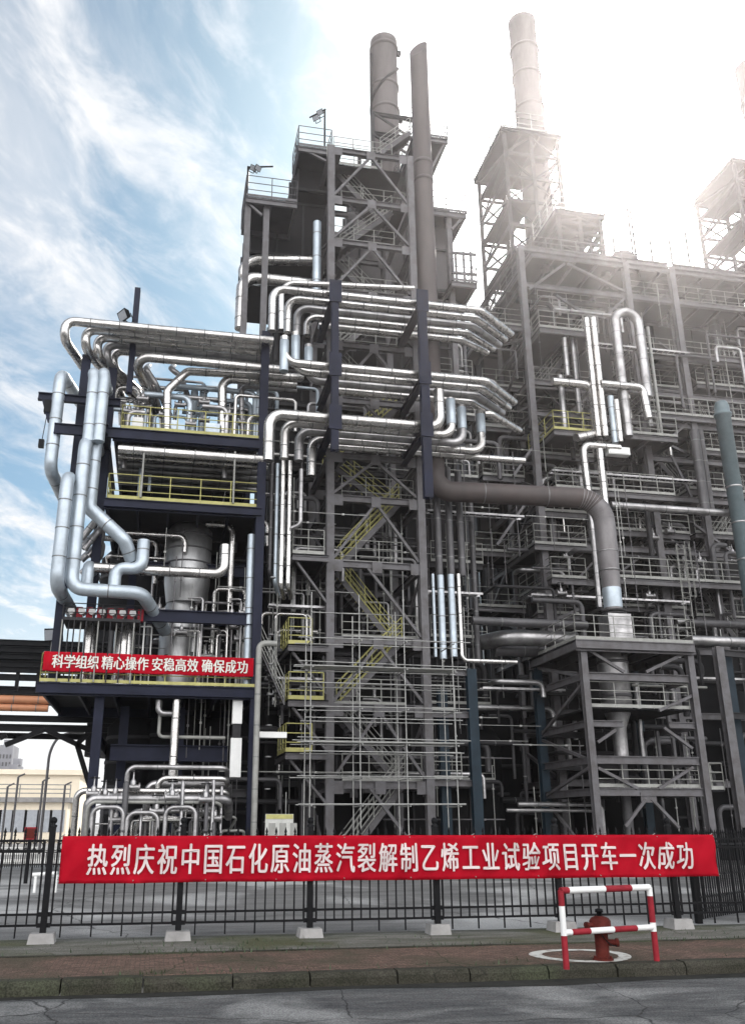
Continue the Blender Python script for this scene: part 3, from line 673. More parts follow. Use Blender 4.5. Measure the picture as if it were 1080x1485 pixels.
for k in range(7):
    x = xa+.3+(xb-xa-.6)*k/6
    if vh is None:
        vx = x; vh = thing('actuated_valve', 'white drum valve head with a red cap on the narrow dark walkway', 'valve', (x, LF+.2, zr), 'valve heads on the narrow walkway')
        mb = MB().tube((x-.02, LF+.0, zr+.3), (x-.02, LF+.5, zr+.3), .135, 12); mb.tube((x-.02, LF+.25, zr), (x-.02, LF+.25, zr+.2), .05, 6); mb.build('body', 'white', vh)
        MB().box((x+.17, LF+.1, zr), (x+.40, LF+.4, zr+.48)).build('cap', 'red', vh)
    else: copy_tree(vh, (x-vx, 0, 0))
# white instrument lines hanging between the deck and the vessel
for k in range(16):
    px = rnd.choice((208, 214, 222, 232, 290, 306, 312, 330, 336, 342, 350, 354)); Y = LF+rnd.uniform(.2, 3)
    x = XA(px+rnd.uniform(-3, 3), Y, zd1+2); z1_ = zd1+rnd.uniform(2.0, 4.5)
    pipe([(x, Y, zd1), (x, Y, z1_), (x+rnd.choice((-.6, .6)), Y+.2, z1_)], rnd.uniform(.03, .07), rnd.choice(('silver_dull', 'white', 'silver')), 'slim upright line among the vessel piping on the lowest navy deck', 'slim lines on the lowest navy deck', 'instrument_line', rings=0, n=8)
pipe([(XA(359, LF+.4, zd1+1), LF+.4, zd1+.1), (XA(359, LF+.4, zd1+1), LF+.4, ZA(775, LF+.4, 362))], .17, 'bluewhite', 'pale upright pipe beside the right navy column', NG, 'riser_pipe')
# dark filler vessels added to block the sky behind the navy block
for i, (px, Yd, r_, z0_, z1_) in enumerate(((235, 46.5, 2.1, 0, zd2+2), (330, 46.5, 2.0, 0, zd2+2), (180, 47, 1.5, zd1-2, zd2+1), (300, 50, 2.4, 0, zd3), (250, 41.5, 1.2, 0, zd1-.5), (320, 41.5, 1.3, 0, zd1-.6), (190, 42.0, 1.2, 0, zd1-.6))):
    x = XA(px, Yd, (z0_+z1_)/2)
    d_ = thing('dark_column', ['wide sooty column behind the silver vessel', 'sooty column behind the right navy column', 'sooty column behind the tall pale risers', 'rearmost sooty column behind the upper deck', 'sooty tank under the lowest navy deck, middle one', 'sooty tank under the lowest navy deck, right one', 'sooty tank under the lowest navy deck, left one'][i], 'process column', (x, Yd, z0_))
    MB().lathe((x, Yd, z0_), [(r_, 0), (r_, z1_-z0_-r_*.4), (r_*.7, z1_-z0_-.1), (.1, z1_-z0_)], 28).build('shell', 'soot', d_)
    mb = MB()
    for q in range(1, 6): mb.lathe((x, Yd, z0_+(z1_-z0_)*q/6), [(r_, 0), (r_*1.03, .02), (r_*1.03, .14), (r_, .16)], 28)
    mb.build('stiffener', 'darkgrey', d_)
# pipes hanging below deck 1
zz0 = zd1-.5
hi = P(257, 1008, LF+.4); lo_ = P(249, 1125, LF+.4)
pipe([(hi.x, LF+.4, zz0), (hi.x, LF+.4, lo_.z)], .16, 'silver', 'single bright drop pipe under the lowest navy deck', NG, 'drop_pipe')
a_ = P(231, 1010, LF+.6)
pipe([(a_.x, LF+.6, zz0), (a_.x, LF+.6, ZA(1034, LF+.6, 231)), (a_.x+.75, LF+.6, ZA(1034, LF+.6, 231))], .12, 'silver_dull', 'short hooked pipe under the lowest navy deck', NG, 'drop_pipe')
a_ = P(232, 1040, LF+.8)
pipe([(a_.x, LF+.8, zz0), (a_.x, LF+.8, ZA(1068, LF+.8, 231)), (XA(325, LF+.8, 3.8), LF+.8, ZA(1068, LF+.8, 231))], .07, 'palerail', 'thin pale line running level under the lowest navy deck', NG, 'drop_pipe')
wx = P(345, 1020, LF+.2).x
wd = thing('white_duct', 'white rectangular duct standing beside the right navy column', 'duct', (wx, LF+.2, 2))
MB().box((wx-.19, LF+.2, ZA(1048, LF, 344)), (wx+.19, LF+.6, ZA(1012, LF, 344))).build('upper_section', 'white', wd)
MB().box((wx-.16, LF+.22, ZA(1068, LF, 344)), (wx+.16, LF+.58, ZA(1049, LF, 344))).build('coupling', 'darkgrey', wd)
MB().box((wx-.21, LF+.2, ZA(1126, LF, 340)), (wx+.21, LF+.6, ZA(1069, LF, 344))).build('lower_section', 'white', wd)
# ---- low pipe manifold near the ground
MG = 'pipes of the ground manifold'
for i, (py, pa, pb, Y, r_, ma) in enumerate(((1147, 112, 330, 34.6, .11, 'silver'), (1158, 128, 332, 34.2, .15, 'silver_dull'), (1163, 128, 320, 34.0, .06, 'palerail'), (1112, 186, 330, 35.2, .09, 'silver_dull'), (1128, 230, 330, 35.0, .10, 'silver'), (1136, 215, 332, 35.4, .13, 'silver_dull'), (1187, 200, 262, 35.2, .13, 'silver'), (1176, 190, 300, 35.8, .10, 'silver_dull'))):
    z = ZA(py, Y, 230); xa_, xb_ = XA(pa, Y, z), XA(pb, Y, z)
    pipe([(xa_, Y+.3, .25), (xa_, Y, z), (xb_, Y, z), (xb_+.1, Y+1.2, z-.6)], r_, ma, ['topmost long', 'broad long', 'thin long', 'high short', 'upper short', 'middle short', 'low short', 'rear low'][i]+' level pipe of the manifold below the lowest navy deck', MG, 'manifold_pipe', br=.3)
for i, (px, pt, r_, Y) in enumerate(((180, 1133, .15, 33.8), (203, 1172, .07, 33.9), (263, 1132, .10, 33.8), (299, 1133, .10, 33.8), (308, 1130, .09, 33.9), (160, 1165, .13, 34.4), (123, 1160, .14, 34.6), (133, 1172, .14, 34.9), (240, 1150, .1, 34.3), (286, 1150, .08, 34.2), (222, 1150, .07, 34.4), (320, 1140, .08, 34.3), (147, 1150, .10, 35.4))):
    z = ZA(pt, Y, px); x = XA(px, Y, z*.6); r_ *= .72
    mb = MB().lathe((x, Y, 0), [(r_*1.6, .0), (r_*1.6, .06), (r_, .07), (r_, z-.06), (r_*.6, z), (.01, z+.02)], 10); mb.lathe((x, Y, z*.45), [(r_, 0), (r_*1.7, .01), (r_*1.7, .1), (r_, .11)], 10)
    tag(mb.build('standpipe', 'silver_dull' if i % 3 else 'pipegrey'), 'upright standpipe '+['thickest, with a domed top', 'short and thin, left of centre', 'tall, below the drop pipe', 'tall, left one of a close pair', 'tall, right one of a close pair', 'stout, beside the thickest one', 'leftmost, grey', 'second from the left', 'in the middle of the manifold', 'thin, before the close pair', 'thin, beside the low short pipe', 'near the right navy column', 'behind the leftmost two'][i], 'standpipe', 'standpipes of the ground manifold')
for i, (px, py, Y) in enumerate(((165, 1170, 33.7), (215, 1178, 33.7), (270, 1170, 33.7))):
    z = ZA(py, Y, px); x = XA(px, Y, z)
    pipe([(x-.7, Y, .1), (x-.7, Y, z), (x+.35, Y, z), (x+.35, Y, .1)], .075, 'silver_dull', ['left', 'middle', 'right'][i]+' arched pipe loop standing before the ground manifold', 'arched loops of the ground manifold', 'pipe_loop', br=.3)
for i in range(44):
    Y = rnd.uniform(33.6, 36.5); px = rnd.uniform(118, 330); x = XA(px, Y, 1); z = rnd.uniform(.5, 2.3)
    if rnd.random() < .5: pts = [(x, Y, 0), (x, Y, z), (x+rnd.uniform(.4, 1.4), Y, z), (x+.9, Y+.5, z-.4)]
    else: pts = [(x, Y, .05), (x, Y, z), (x, Y+.9, z), (x, Y+.9, .05)]
    pipe(pts, rnd.uniform(.025, .06), rnd.choice(('silver', 'silver_dull', 'palerail', 'pipegrey')), 'thin branch pipe in the tangle of the ground manifold', 'thin branches of the ground manifold', 'branch_pipe', rings=0, n=8)

# ================================================================ stair tower
def PZ(px, py, z):
    d = ray(px, py); return CAM+d*((z-EYE)/d.z)
TF, TB = 37.0, 42.0
TM = (TF+TB)/2
tz = lambda py, px=545: ZA(py, TF, px)
tL, tR = XA(478, TF, tz(900)), XA(615, TF, tz(900))
T = thing('stair_tower', 'grey steel stair tower with zigzag stairs rising in the middle of the plant', 'stair tower', ((tL+tR)/2, TF, 0))
ztop = tz(222)
for x in (tL, tR):
    for y in (TF, TB): column(x, y, 0, ztop if y == TF else ztop-.3, .34, T, 'grey')
lev = [1212, 1132, 1021, 924, 815, 721, 660, 580, 500, 425, 353, 292, 222]
side = 'LRLRLRLRLRLRL'                                                # where each landing lies; ground flight starts left
zs = [0.0]+[tz(p) for p in lev[1:]]
fxl, fxr = XA(492, 38, zs[4]), XA(578, 38, zs[4])
for i, z in enumerate(zs[1:], 1):
    for y in (TF, TB):
        bb_ = MB().ibeam((tL+.17, y, z-.16), (tR-.17, y, z-.16), .2, .3)
        for gx in (tL+.35, (tL+tR)/2, tR-.35): bb_.box((gx-.22, y-.112, z-.52), (gx+.22, y-.092, z-.02))
        bb_.build('beam', 'grey', T)
    for x in (tL, tR): MB().ibeam((x, TF+.17, z-.16), (x, TB-.17, z-.16), .2, .28).build('beam', 'grey', T)
    r = side[i] == 'R'
    a, b = (fxr, tR-.2) if r else (tL+.2, fxl)
    MB().box((a, TF+.4, z-.05), (b, TF+3.2, z)).build('landing', 'deck', T)
    gm = 'yellow' if 2 < i < 8 else 'palerail'
    rail_mb(MB(), [(fxl if r else tL+.2, TF+.4, z), (tR-.2 if r else fxr, TF+.4, z)], step=1.0).build('guardrail', 'palerail', T)
    if i < 11: rail_mb(MB(), [(a, TF+3.1, z), (b, TF+3.1, z)], step=1.0).build('guardrail', gm, T)
    z0 = zs[i-1]; lane = .7 if i % 2 else 1.9
    p, q = ((fxl, TF+lane, z0), (fxr, TF+lane, z)) if r else ((fxr, TF+lane, z0), (fxl, TF+lane, z))
    stair(p, q, .95, T, railmat=gm)
    # chevron bracing in the front face and a diagonal at each side
    mx_ = (tL+tR)/2
    if i in (2, 3, 5, 6, 8, 10, 11, 12):
        MB().bar((mx_, TF-.02, z-.3), (tL+.17, TF-.02, z0+.1), .12, .12).build('brace', 'grey', T); MB().bar((mx_+.01, TF-.02, z-.3), (tR-.17, TF-.02, z0+.1), .12, .12).build('brace', 'grey', T)
    else: MB().bar((mx_-.4, TF-.02, z-.3), (tR-.17, TF-.02, z0+.1), .12, .12).build('brace', 'grey', T)
    if i % 2: MB().bar((tL, TF+.2, z0), (tL, TB-.2, z-.3), .1, .1).build('brace', 'grey', T)
    else: MB().bar((tR, TB-.2, z0), (tR, TF+.2, z-.3), .1, .1).build('brace', 'grey', T)
# side platforms on the left with yellow rails
for k, (pa, pb, py) in enumerate(((424, 470, 803), (418, 452, 934), (418, 469, 1014), (414, 452, 1090))):
    z = ZA(py, 36.2, 445); xa, xb = XA(pa, 36.2, z), tL-.18
    deck(xa, xb, 36.2, 39.5, z, T, 'deck', 'grey', edge=.22)
    rail_mb(MB(), [(xa, 38.5, z), (xa, 36.2, z), (XA(pb, 36.2, z), 36.2, z)], step=.8).build('guardrail', 'palerail' if k == 0 else 'yellow', T)
    MB().box((xa, 36.15, z), (XA(pb, 36.2, z), 36.19, z+.14)).build('toe_board', 'palerail' if k == 0 else 'yellow', T)
    MB().bar((xa+.2, 36.4, z-.3), (tL-.17, 36.9, z-1.9), .1, .1).build('brace', 'grey', T)
# inclined ladder stair at the left of the tower (below the slogan banner end)
zst = ZA(1021, 36.2, 400)
stair((XA(412, 36.4, zst), 36.4, zst), (XA(378, 36.4, zst+2.2), 36.4, ZA(945, 36.4, 378)), .7, T, 'palerail')
# crown: top platforms
zA, zB = ZA(213, 38.2, 457), ZA(288, 38.2, 395)
zC, zD = ZA(196, 39, 633), ZA(305, 39, 650)
# ================================================================ furnace one (behind the tower)
FN = thing('cracking_furnace', 'dark panelled furnace block rising behind the middle stair tower', 'furnace', (XA(530, 44, 0), 44, 0))
def panel_box(a, b, ma, parent, name, ribs=1.4, rib='darkgrey', h=0.0):
    mb = MB().box(a, b); o = mb.build(name, ma, parent); r = MB()
    x0, x1 = sorted((a[0], b[0])); y0, y1 = sorted((a[1], b[1])); z0, z1 = sorted((a[2], b[2]))
    k = max(1, round((x1-x0)/ribs))
    for i in range(k+1):
        x = x0+(x1-x0)*i/k; r.box((x-.05, y0-.12, z0), (x+.05, y0-.003, z1))
    k = max(1, round((y1-y0)/ribs))
    for i in range(k+1):
        y = y0+(y1-y0)*i/k
        for xx in (x0, x1):
            s = -1 if xx == x0 else 1; r.box((xx+s*.003, y-.05, z0), (xx+s*.12, y+.05, z1))
    k = max(1, round((z1-z0)/3.0))
    for i in range(k+1):
        z = z0+(z1-z0)*i/k; z = min(max(z, z0+.1), z1-.1); r.box((x0-.16, y0-.16, z-.08), (x1+.16, y0-.122, z+.08))
    r.build('stiffeners', rib, o); return o
zf = ZA(430, 43, 540)
cx0, cx1 = XA(392, 43, 12), XA(668, 43, 12)
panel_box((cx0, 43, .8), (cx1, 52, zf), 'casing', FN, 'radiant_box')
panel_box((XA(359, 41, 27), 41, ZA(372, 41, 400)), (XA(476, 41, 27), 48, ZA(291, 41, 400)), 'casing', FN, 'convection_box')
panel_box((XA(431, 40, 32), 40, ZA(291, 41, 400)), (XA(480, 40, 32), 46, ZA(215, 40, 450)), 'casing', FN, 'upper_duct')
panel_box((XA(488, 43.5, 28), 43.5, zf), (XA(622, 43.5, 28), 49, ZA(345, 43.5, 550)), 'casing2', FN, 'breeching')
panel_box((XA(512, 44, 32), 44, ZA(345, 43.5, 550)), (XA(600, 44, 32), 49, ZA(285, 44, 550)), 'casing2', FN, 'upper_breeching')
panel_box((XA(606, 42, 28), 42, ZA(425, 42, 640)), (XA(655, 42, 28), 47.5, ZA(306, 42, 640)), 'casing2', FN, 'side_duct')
# sloping hood at the chimney foot
zh0, zh1 = ZA(285, 44, 550), ZA(240, 46, 550); hx_, hy_ = XA(556, 47, 38), 47.0
vs = [(hx_-2.0, 44.6, zh0), (hx_+2.0, 44.6, zh0), (hx_+2.0, 48.6, zh0), (hx_-2.0, 48.6, zh0), (hx_-.8, 46.2, zh1), (hx_+.8, 46.2, zh1), (hx_+.8, 47.8, zh1), (hx_-.8, 47.8, zh1)]
MB().add(vs, [(0,1,5,4),(1,2,6,5),(2,3,7,6),(3,0,4,7),(4,5,6,7),(0,3,2,1)]).build('hood', 'casing', FN)
# crown decks
for (pa, pb, py, Y0, Y1, ma) in ((357, 431, 288, 38.2, 41, 'grey'), (433, 481, 213, 38.2, 40.5, 'grey'), (600, 649, 197, 40, 45.0, 'grey'), (618, 676, 305, 40.5, 45.0, 'grey')):
    z = ZA(py, Y0, (pa+pb)/2); xa, xb = XA(pa, Y0, z), XA(pb, Y0, z)
    deck(xa, xb, Y0, Y1, z, FN, 'darkgrey', 'grey', edge=.3)
    rail_mb(MB(), [(xa, Y1, z), (xa, Y0, z), (xb, Y0, z), (xb, Y1, z)], h=1.3).build('guardrail', ma, FN)
for px, py0, py1, Y in ((387, 290, 470, 38.6), (649, 306, 430, 40.8), (360, 290, 420, 38.6)):
    z1 = ZA(py0, Y, px); x = XA(px, Y, z1)
    MB().ibeam((x, Y, ZA(py1, Y, px)-6), (x, Y, z1-.36), .3, .3).build('column', 'grey', FN)
for (pa, ya, pb, yb_, Y) in ((357, 292, 380, 312, 38.4), (440, 217, 478, 236, 38.3), (676, 308, 655, 332, 40.6), (648, 200, 622, 250, 40.2)):
    MB().bar(P(pa, ya, Y), P(pb, yb_, Y), .12, .12).build('brace', 'grey', FN)
zz1 = ZA(368, 40, 675)
deck(XA(655, 40, zz1-2), XA(692, 40, zz1-2), 40, 45, ZA(408, 40, 675), FN, 'deck', 'grey')
rail_mb(MB(), [(XA(655, 40, zz1), 40, ZA(408, 40, 675)), (XA(692, 40, zz1-2), 40, ZA(408, 40, 675)), (XA(692, 40, zz1-2), 45, ZA(408, 40, 675))], h=1.4).build('guardrail', 'grey', FN)
for z_ in (366, 395): MB().bar(P(655, z_, 40.3), P(690, z_+3, 40.3), .12, .12).build('beam', 'grey', FN)
for px in (668, 680, 691): MB().bar((XA(px, 40.3, 25), 40.3, ZA(410, 40.3, px)), (XA(px, 40.3, 25), 40.3, ZA(366, 40.3, px)), .1, .1).build('post', 'grey', FN)
# working decks round the furnace behind the tower, visible between the pipes
for py in (545, 600, 690, 815, 924, 1021, 1132):
    z = ZA(py, 42.2, 640)
    deck(cx0-.2, cx1+1.0, 42.1, 43, z, FN, 'deck', 'darkgrey', edge=.25)
    rail_mb(MB(), [(XA(625, 42.1, z), 42.1, z), (cx1+1.0, 42.1, z)], step=1.0).build('guardrail', 'palerail', FN)
rr_ = MB()
for (px, Y) in ((556, 46.8),):
    pass
# floodlight poles on the crown
for (pp, pt, pb, e, Y, lab) in ((471, 160, 213, 449, 38.6, 'upper'), (360, 241, 288, 395, 38.6, 'lower')):
    z1 = ZA(pt, Y, pp); x = XA(pp, Y, z1); z0 = ZA(pb, Y, pp)
    lp = thing('light_pole', f'slender dark pole with a cantilevered arm on the {lab} left corner of the furnace crown', 'light pole', (x, Y, z0), 'light poles on the furnace crown')
    MB().tube((x, Y, z0), (x, Y, z1), .05, 8).build('pole', 'black', lp)
    a, b = (P(449, 170, Y), P(472, 158, Y)) if lab == 'upper' else (P(360, 242, Y), P(396, 241, Y))
    MB().tube(a, b, .045, 6).build('arm', 'black', lp)
floodlight(P(466, 163, 38.4), (-.6, -.6, -.5), 'black floodlight nearest the pole on the upper crown corner', s=.75)
floodlight(P(460, 171, 38.4), (-.6, -.6, -.5), 'black floodlight farther out on the upper crown corner arm', s=.75)
floodlight(P(366, 243, 38.4), (.3, -.7, -.6), 'black floodlight beside the pole on the lower crown corner', s=.75)
floodlight(P(372, 243, 38.4), (.5, -.7, -.6), 'black floodlight second from the pole on the lower crown corner', s=.75)

# ================================================================ chimneys
def chimney(name, label, px, pyt, pxw, pyb, Y, ringpy, cable=False):
    z1 = ZA(pyt, Y, px); x = XA(px, Y, z1); r = pxw*PXS(px, pyt, Y); z0 = ZA(pyb, Y, px)
    c = thing(name, label, 'chimney', (x, Y, z0), 'furnace chimneys')
    MB().lathe((x, Y, z0), [(r*1.04, 0), (r*1.02, (z1-z0)*.5), (r, z1-z0-.5), (r*1.03, z1-z0-.4), (r*1.03, z1-z0), (r*.9, z1-z0), (r*.88, z1-z0-.6)], 32).build('shell', 'stack', c)
    for q in ringpy:
        z = ZA(q, Y, px); MB().lathe((x, Y, z), [(r*1.0, 0), (r*1.10, .03), (r*1.10, .22), (r*1.0, .25)], 32).build('stiffening_ring', 'stack', c)
    if cable:
        mb = MB(); pts = []
        for i in range(60):
            u = i/59; t_ = -2.6+u*5.2; pts.append((x+math.cos(t_-1.57)*r*1.06, Y+math.sin(t_-1.57)*r*1.06, z0+(z1-z0)*(.42+.5*u)))
        mb.sweep(pts, .09, 6); mb.sweep([(q[0]-.05, q[1]-.04, q[2]) for q in ((x-r*1.08, Y-.3, z1-1.5), (x-r*1.10, Y-.3, z1-5), (x-r*1.10, Y-.3, z1-12))], .08, 6); mb.build('cable', 'black', c)
        mb = MB()
        for dz in (.6, 6.4): mb.box((x+r, Y-.3, z1-dz-.5), (x+r+.25, Y, z1-dz-.2))
        mb.build('bracket', 'black', c)
    return c
chimney('chimney', 'grey chimney with a cable wound round it above the middle tower', 556, 62, 18.0, 262, 47, (75, 131, 165), True)
chimney('chimney', 'tall ribbed chimney beside the sun above the right furnace', 756, 33, 17.5, 380, 54, (76, 114, 160), False)
chimney('chimney', 'chimney cut off by the right edge of the photograph', 1086, 98, 17.0, 420, 58, (150, 200), False)
# frame round the first chimney
cf = thing('chimney_scaffold', 'grey open frame with a short stair around the foot of the middle chimney', 'support frame', (hx_, 45, zh0))
zt_, zb_ = ZA(168, 45, 565), ZA(285, 45, 565)
fx0, fx1 = XA(540, 45, zt_), XA(600, 45, zt_)
for x in (fx0, fx1):
    for y in (45.0, 49.0): MB().ibeam((x, y, zb_), (x, y, zt_), .22, .22).build('column', 'darkgrey', cf)
for q in (168, 196, 225):
    z = ZA(q, 45, 565)
    for y in (45.0, 49.0): MB().ibeam((fx0, y, z), (fx1, y, z), .18, .24).build('beam', 'darkgrey', cf)
MB().bar((fx0, 44.9, zt_), (fx1, 44.9, ZA(200, 45, 565)), .12, .12).build('brace', 'darkgrey', cf)
MB().bar((fx1, 44.9, ZA(225, 45, 565)), (fx0, 44.9, ZA(200, 45, 565)), .12, .12).build('brace', 'darkgrey', cf)
stair((XA(553, 40.5, ztop), 40.5, ZA(222, 40.5, 553)), (XA(597, 40.5, ztop+1.6), 40.5, ZA(192, 40.5, 597)), .9, cf, 'palerail')
z = ZA(222, 38, 540)
MB().box((tL, 38.2, ztop-.01), (tR, 41.5, ztop+.05)).build('top_platform', 'deck', cf)
rail_mb(MB(), [(tL, 38.2, ztop+.05), (XA(553, 38.2, ztop), 38.2, ztop+.05)], h=1.2).build('guardrail', 'palerail', cf)
zq_ = ZA(170, 47, 605)
rail_mb(MB(), [(XA(588, 47, zq_), 47, ZA(178, 47, 600)), (XA(622, 47, zq_), 47, ZA(178, 47, 600))], h=1.3).build('guardrail', 'palerail', cf)

# ================================================================ brown vent duct that turns into the level main
Yd = 37.2
zt_ = ZA(88, Yd, 607); xd = XA(607, Yd, zt_); rd = 12.3*PXS(607, 120, Yd)
ze = ZA(716, Yd, 700)
lv = P(845, 727, 36.4)
zm_ = ze
V = thing('vent_duct', 'tall rusty brown vent duct with a slanted tip, bending into the level main', 'duct', (xd, Yd, zm_))
# slanted tip: an upright rectangular-ended tube cut on the slant
mb = MB(); n = 20; vs = []
zbase = zm_+1.6
for i in range(n):
    t_ = 6.2832*i/n; vs.append((xd+rd*math.cos(t_), Yd+rd*math.sin(t_), zbase))
for i in range(n):
    t_ = 6.2832*i/n; vs.append((xd+rd*math.cos(t_), Yd+rd*math.sin(t_), zt_+(math.cos(t_-.9)+1)*.9))
mb.add(vs, [(i, (i+1) % n, n+(i+1) % n, n+i) for i in range(n)], True); mb.add(vs[n:], [tuple(range(n))])
mb.build('upright', 'rust', V)
mb = MB()
for q in (240, 265): z = ZA(q, Yd, 610); mb.lathe((xd, Yd, z), [(rd, 0), (rd*1.08, .02), (rd*1.08, .2), (rd, .22)], 20)
mb.build('collar', 'stack', V)
xe = XA(872, 36.4, ze); zlow = ZA(884, 36.4, 880)
rm = 13.8*PXS(850, 740, 36.4)
pts = bend([(xd, Yd, zbase+.002), (xd, Yd, ze), (xe, 36.4, ze-.15), (xe, 36.4, ZA(800, 36.4, 873))], 1.2, 12)
k_ = len(pts)-8
MB().sweep(pts[:k_+1], rm, 24, rings=2.4, ringr=1.015).build('level_main', 'rust', V)
MB().sweep([pts[k_]+(pts[k_+1]-pts[k_])*.002]+pts[k_+1:], rm*1.002, 24).build('dusty_elbow', 'dusty', V)
n_ = len(pts)
for i in range(n_-13, n_-2):
    d_ = (pts[i+1]-pts[i]).normalized(); MB().tube(pts[i]-d_*.018, pts[i]+d_*.018, rm*1.035, 24).build('elbow_seam', 'dusty', V)
zk = ZA(800, 36.4, 873); rdd = rm*1.0
MB().lathe((xe, 36.4, zlow), [(rdd*.82, 0), (rdd*.86, (zk-zlow)*.45), (rdd, zk-zlow)], 24).build('drop_leg', 'dusty', V)
zbr = ZA(855, 36.4, 878)
MB().lathe((xe, 36.4, zlow+.1), [(rdd*.85, 0), (rdd*.88, zbr-zlow-.1), (rdd*.85, zbr-zlow)], 24).build('bright_sleeve', 'bluewhite', V)
mb = MB()
for q in (801, 828): z = ZA(q, 36.4, 873); MB().lathe((xe, 36.4, z), [(rdd*.9, 0), (rdd*1.03, .01), (rdd*1.03, .06), (rdd*.9, .07)], 24).build('band', 'silver_dull', V)
mb = MB()
for q in (886, 890): z = ZA(q, 36.4, 880); mb.lathe((xe, 36.4, z), [(rdd, -.05), (rdd*1.12, -.04), (rdd*1.12, .04), (rdd, .05)], 24)
mb.build('flange', 'darkgrey', V)
zz_ = ZA(928, 36.4, 880)
MB().box((xe-rdd*1.15, 36.4-rdd, zz_), (xe+rdd*1.15, 36.4+rdd, zlow-.25)).build('valve_box', 'silver_dull', V)

# ================================================================ three pipe racks crossing the tower
RK = 1.15
def rack(py, px0, px1, Y0, n, dy, r_, ends_l, diag, nm, step=None):
    z = ZA(py, Y0, (px0+px1)/2); g = f'pipes of the {nm} rack across the stair tower'
    for k in range(n):
        Y = Y0+dy*k; pl = ends_l[k] if k < len(ends_l) else ends_l[-1]
        xl = XA(pl[0], Y, z); pts = []
        if pl[1]:
            zz = ZA(pl[1], Y, pl[0])
            if abs(zz-z) > .4: pts = [(xl, Y, zz)]
        pts.append((xl, Y, z))
        if diag[k] is None: continue
        kind, a, b = diag[k]
        if kind == 'd':
            pts.append((XA(a, Y, z), Y, z)); pts.append(PZ(b[0], b[1], z))
        else:
            pts.append((XA(a, Y, z), Y, z)); pts.append((XA(a, Y, z), Y, ZA(b, Y, a)))
        o = pipe(pts, r_[k]*RK, 'silver' if k % 3 != 2 else 'silver_dull', ['nearest and brightest', 'second', 'third', 'fourth', 'fifth'][k]+f' pipe of the {nm} rack across the stair tower', g, 'steam_pipe', br=.55)
    return z
zU = rack(434, 403, 696, 33.9, 5, .68, [.15]*5, [(396, 480), (418, 482), (431, 484), (446, 486), (462, 478)],
     [('d', 697, (741, 484)), ('d', 690, (732, 492)), ('d', 684, (724, 500)), ('d', 677, (715, 506)), ('d', 668, (706, 511))], 'top')
zM = rack(540, 445, 704, 33.9, 4, .72, [.16]*4, [(412, 488), (428, 482), (447, 500), (470, 545)],
     [('d', 705, (745, 583)), ('d', 698, (737, 591)), ('d', 690, (728, 599)), ('d', 682, (720, 606))], 'middle')
zL = rack(612, 399, 690, 33.9, 5, .72, [.20, .17, .17, .17, .15], [(391, 668), (413, 665), (434, 668), (452, 690), (470, 650)],
     [('u', 638, 566), ('u', 655, 578), ('u', 671, 588), ('u', 699, 596), ('d', 720, (760, 668))], 'lowest')
# pale sleeves on the upright legs of the racks
SG = 'pale insulated sleeves on the rack legs'
for k, (px, a, b, Y) in enumerate(((412, 492, 538, 33.9), (428, 486, 530, 34.62), (447, 503, 530, 35.34), (638, 566, 606, 33.9), (655, 578, 615, 34.62), (671, 590, 622, 35.34), (699, 600, 628, 36.06))):
    z1, z0 = ZA(a, Y, px), ZA(b, Y, px); x = XA(px, Y, zM if k < 3 else zL); r_ = .195 if k < 3 else .215
    mb = MB().lathe((x, Y, z0), [(r_, 0), (r_, z1-z0-.05), (r_*.6, z1-z0)], 14)
    tag(mb.build('insulation_sleeve', 'bluewhite'), ['left, tall', 'middle, tallest', 'right, short'][k]+' pale sleeve on the left legs of the middle rack' if k < 3 else ['first', 'second', 'third', 'last'][k-3]+' pale sleeve from the left on the right legs of the lowest rack', 'sleeve', SG)
pipe([PZ(703, 600, zL+1.2), PZ(712, 600, zL+1.2), PZ(753, 624, zL+1.2)], .16, 'silver', 'silver pipe slanting back from the last pale sleeve towards the right furnace', 'pipes of the lowest rack across the stair tower', 'steam_pipe')
# navy rack posts
for px, a, b, lab, thick in ((485, 424, 654, 'left', .30), (615, 430, 722, 'right', .38)):
    z1, z0 = ZA(a, 33.5, px), ZA(b, 33.5, px); x = XA(px, 33.5, (z0+z1)/2)
    rp = thing('rack_post', f'{lab} navy steel post clamping the three pipe racks to the stair tower', 'rack post', (x, 33.5, z0), 'rack posts on the stair tower')
    MB().ibeam((x, 33.45, z0), (x, 33.45, z1), thick, .3, .05).build('post', 'navy', rp)
    for i, z in enumerate((zU, zM, zL)):
        MB().ibeam((x, 33.62, z-.38), (x, 37.3, z-.38), .28, .3).build('cross_arm', 'navy', rp)
        MB().box((x-.27, 33.25, z-.75), (x+.27, 33.3, z+.35)).build('clamp_plate', 'navy', rp)
# small pipes dropping from the racks, left of the tower
DG = 'drop pipes left of the stair tower'
for k, (px, a, b, Y, r_, ma) in enumerate(((411, 668, 850, 36.0, .10, 'silver'), (421, 668, 850, 36.0, .10, 'silver'), (403, 672, 845, 36.3, .09, 'bluewhite'), (395, 670, 830, 36.5, .09, 'pipegrey'))):
    z1, z0 = ZA(a, Y, px), ZA(b, Y, px); x = XA(px, Y, z1)
    pipe([(x, Y, z1), (x, Y, z0), (x+.25, Y+.8, z0-.3)], r_, ma, ['third', 'rightmost', 'second', 'leftmost'][k]+' of four slim pipes dropping left of the stair tower', DG, 'drop_pipe')
a_ = P(437, 680, 35.6)
pipe([(a_.x, 35.6, a_.z), (a_.x, 35.6, ZA(760, 35.6, 436)), (a_.x-.35, 35.8, ZA(764, 35.6, 436))], .09, 'silver_dull', 'short slim pipe with a hooked foot left of the stair tower', DG, 'drop_pipe')
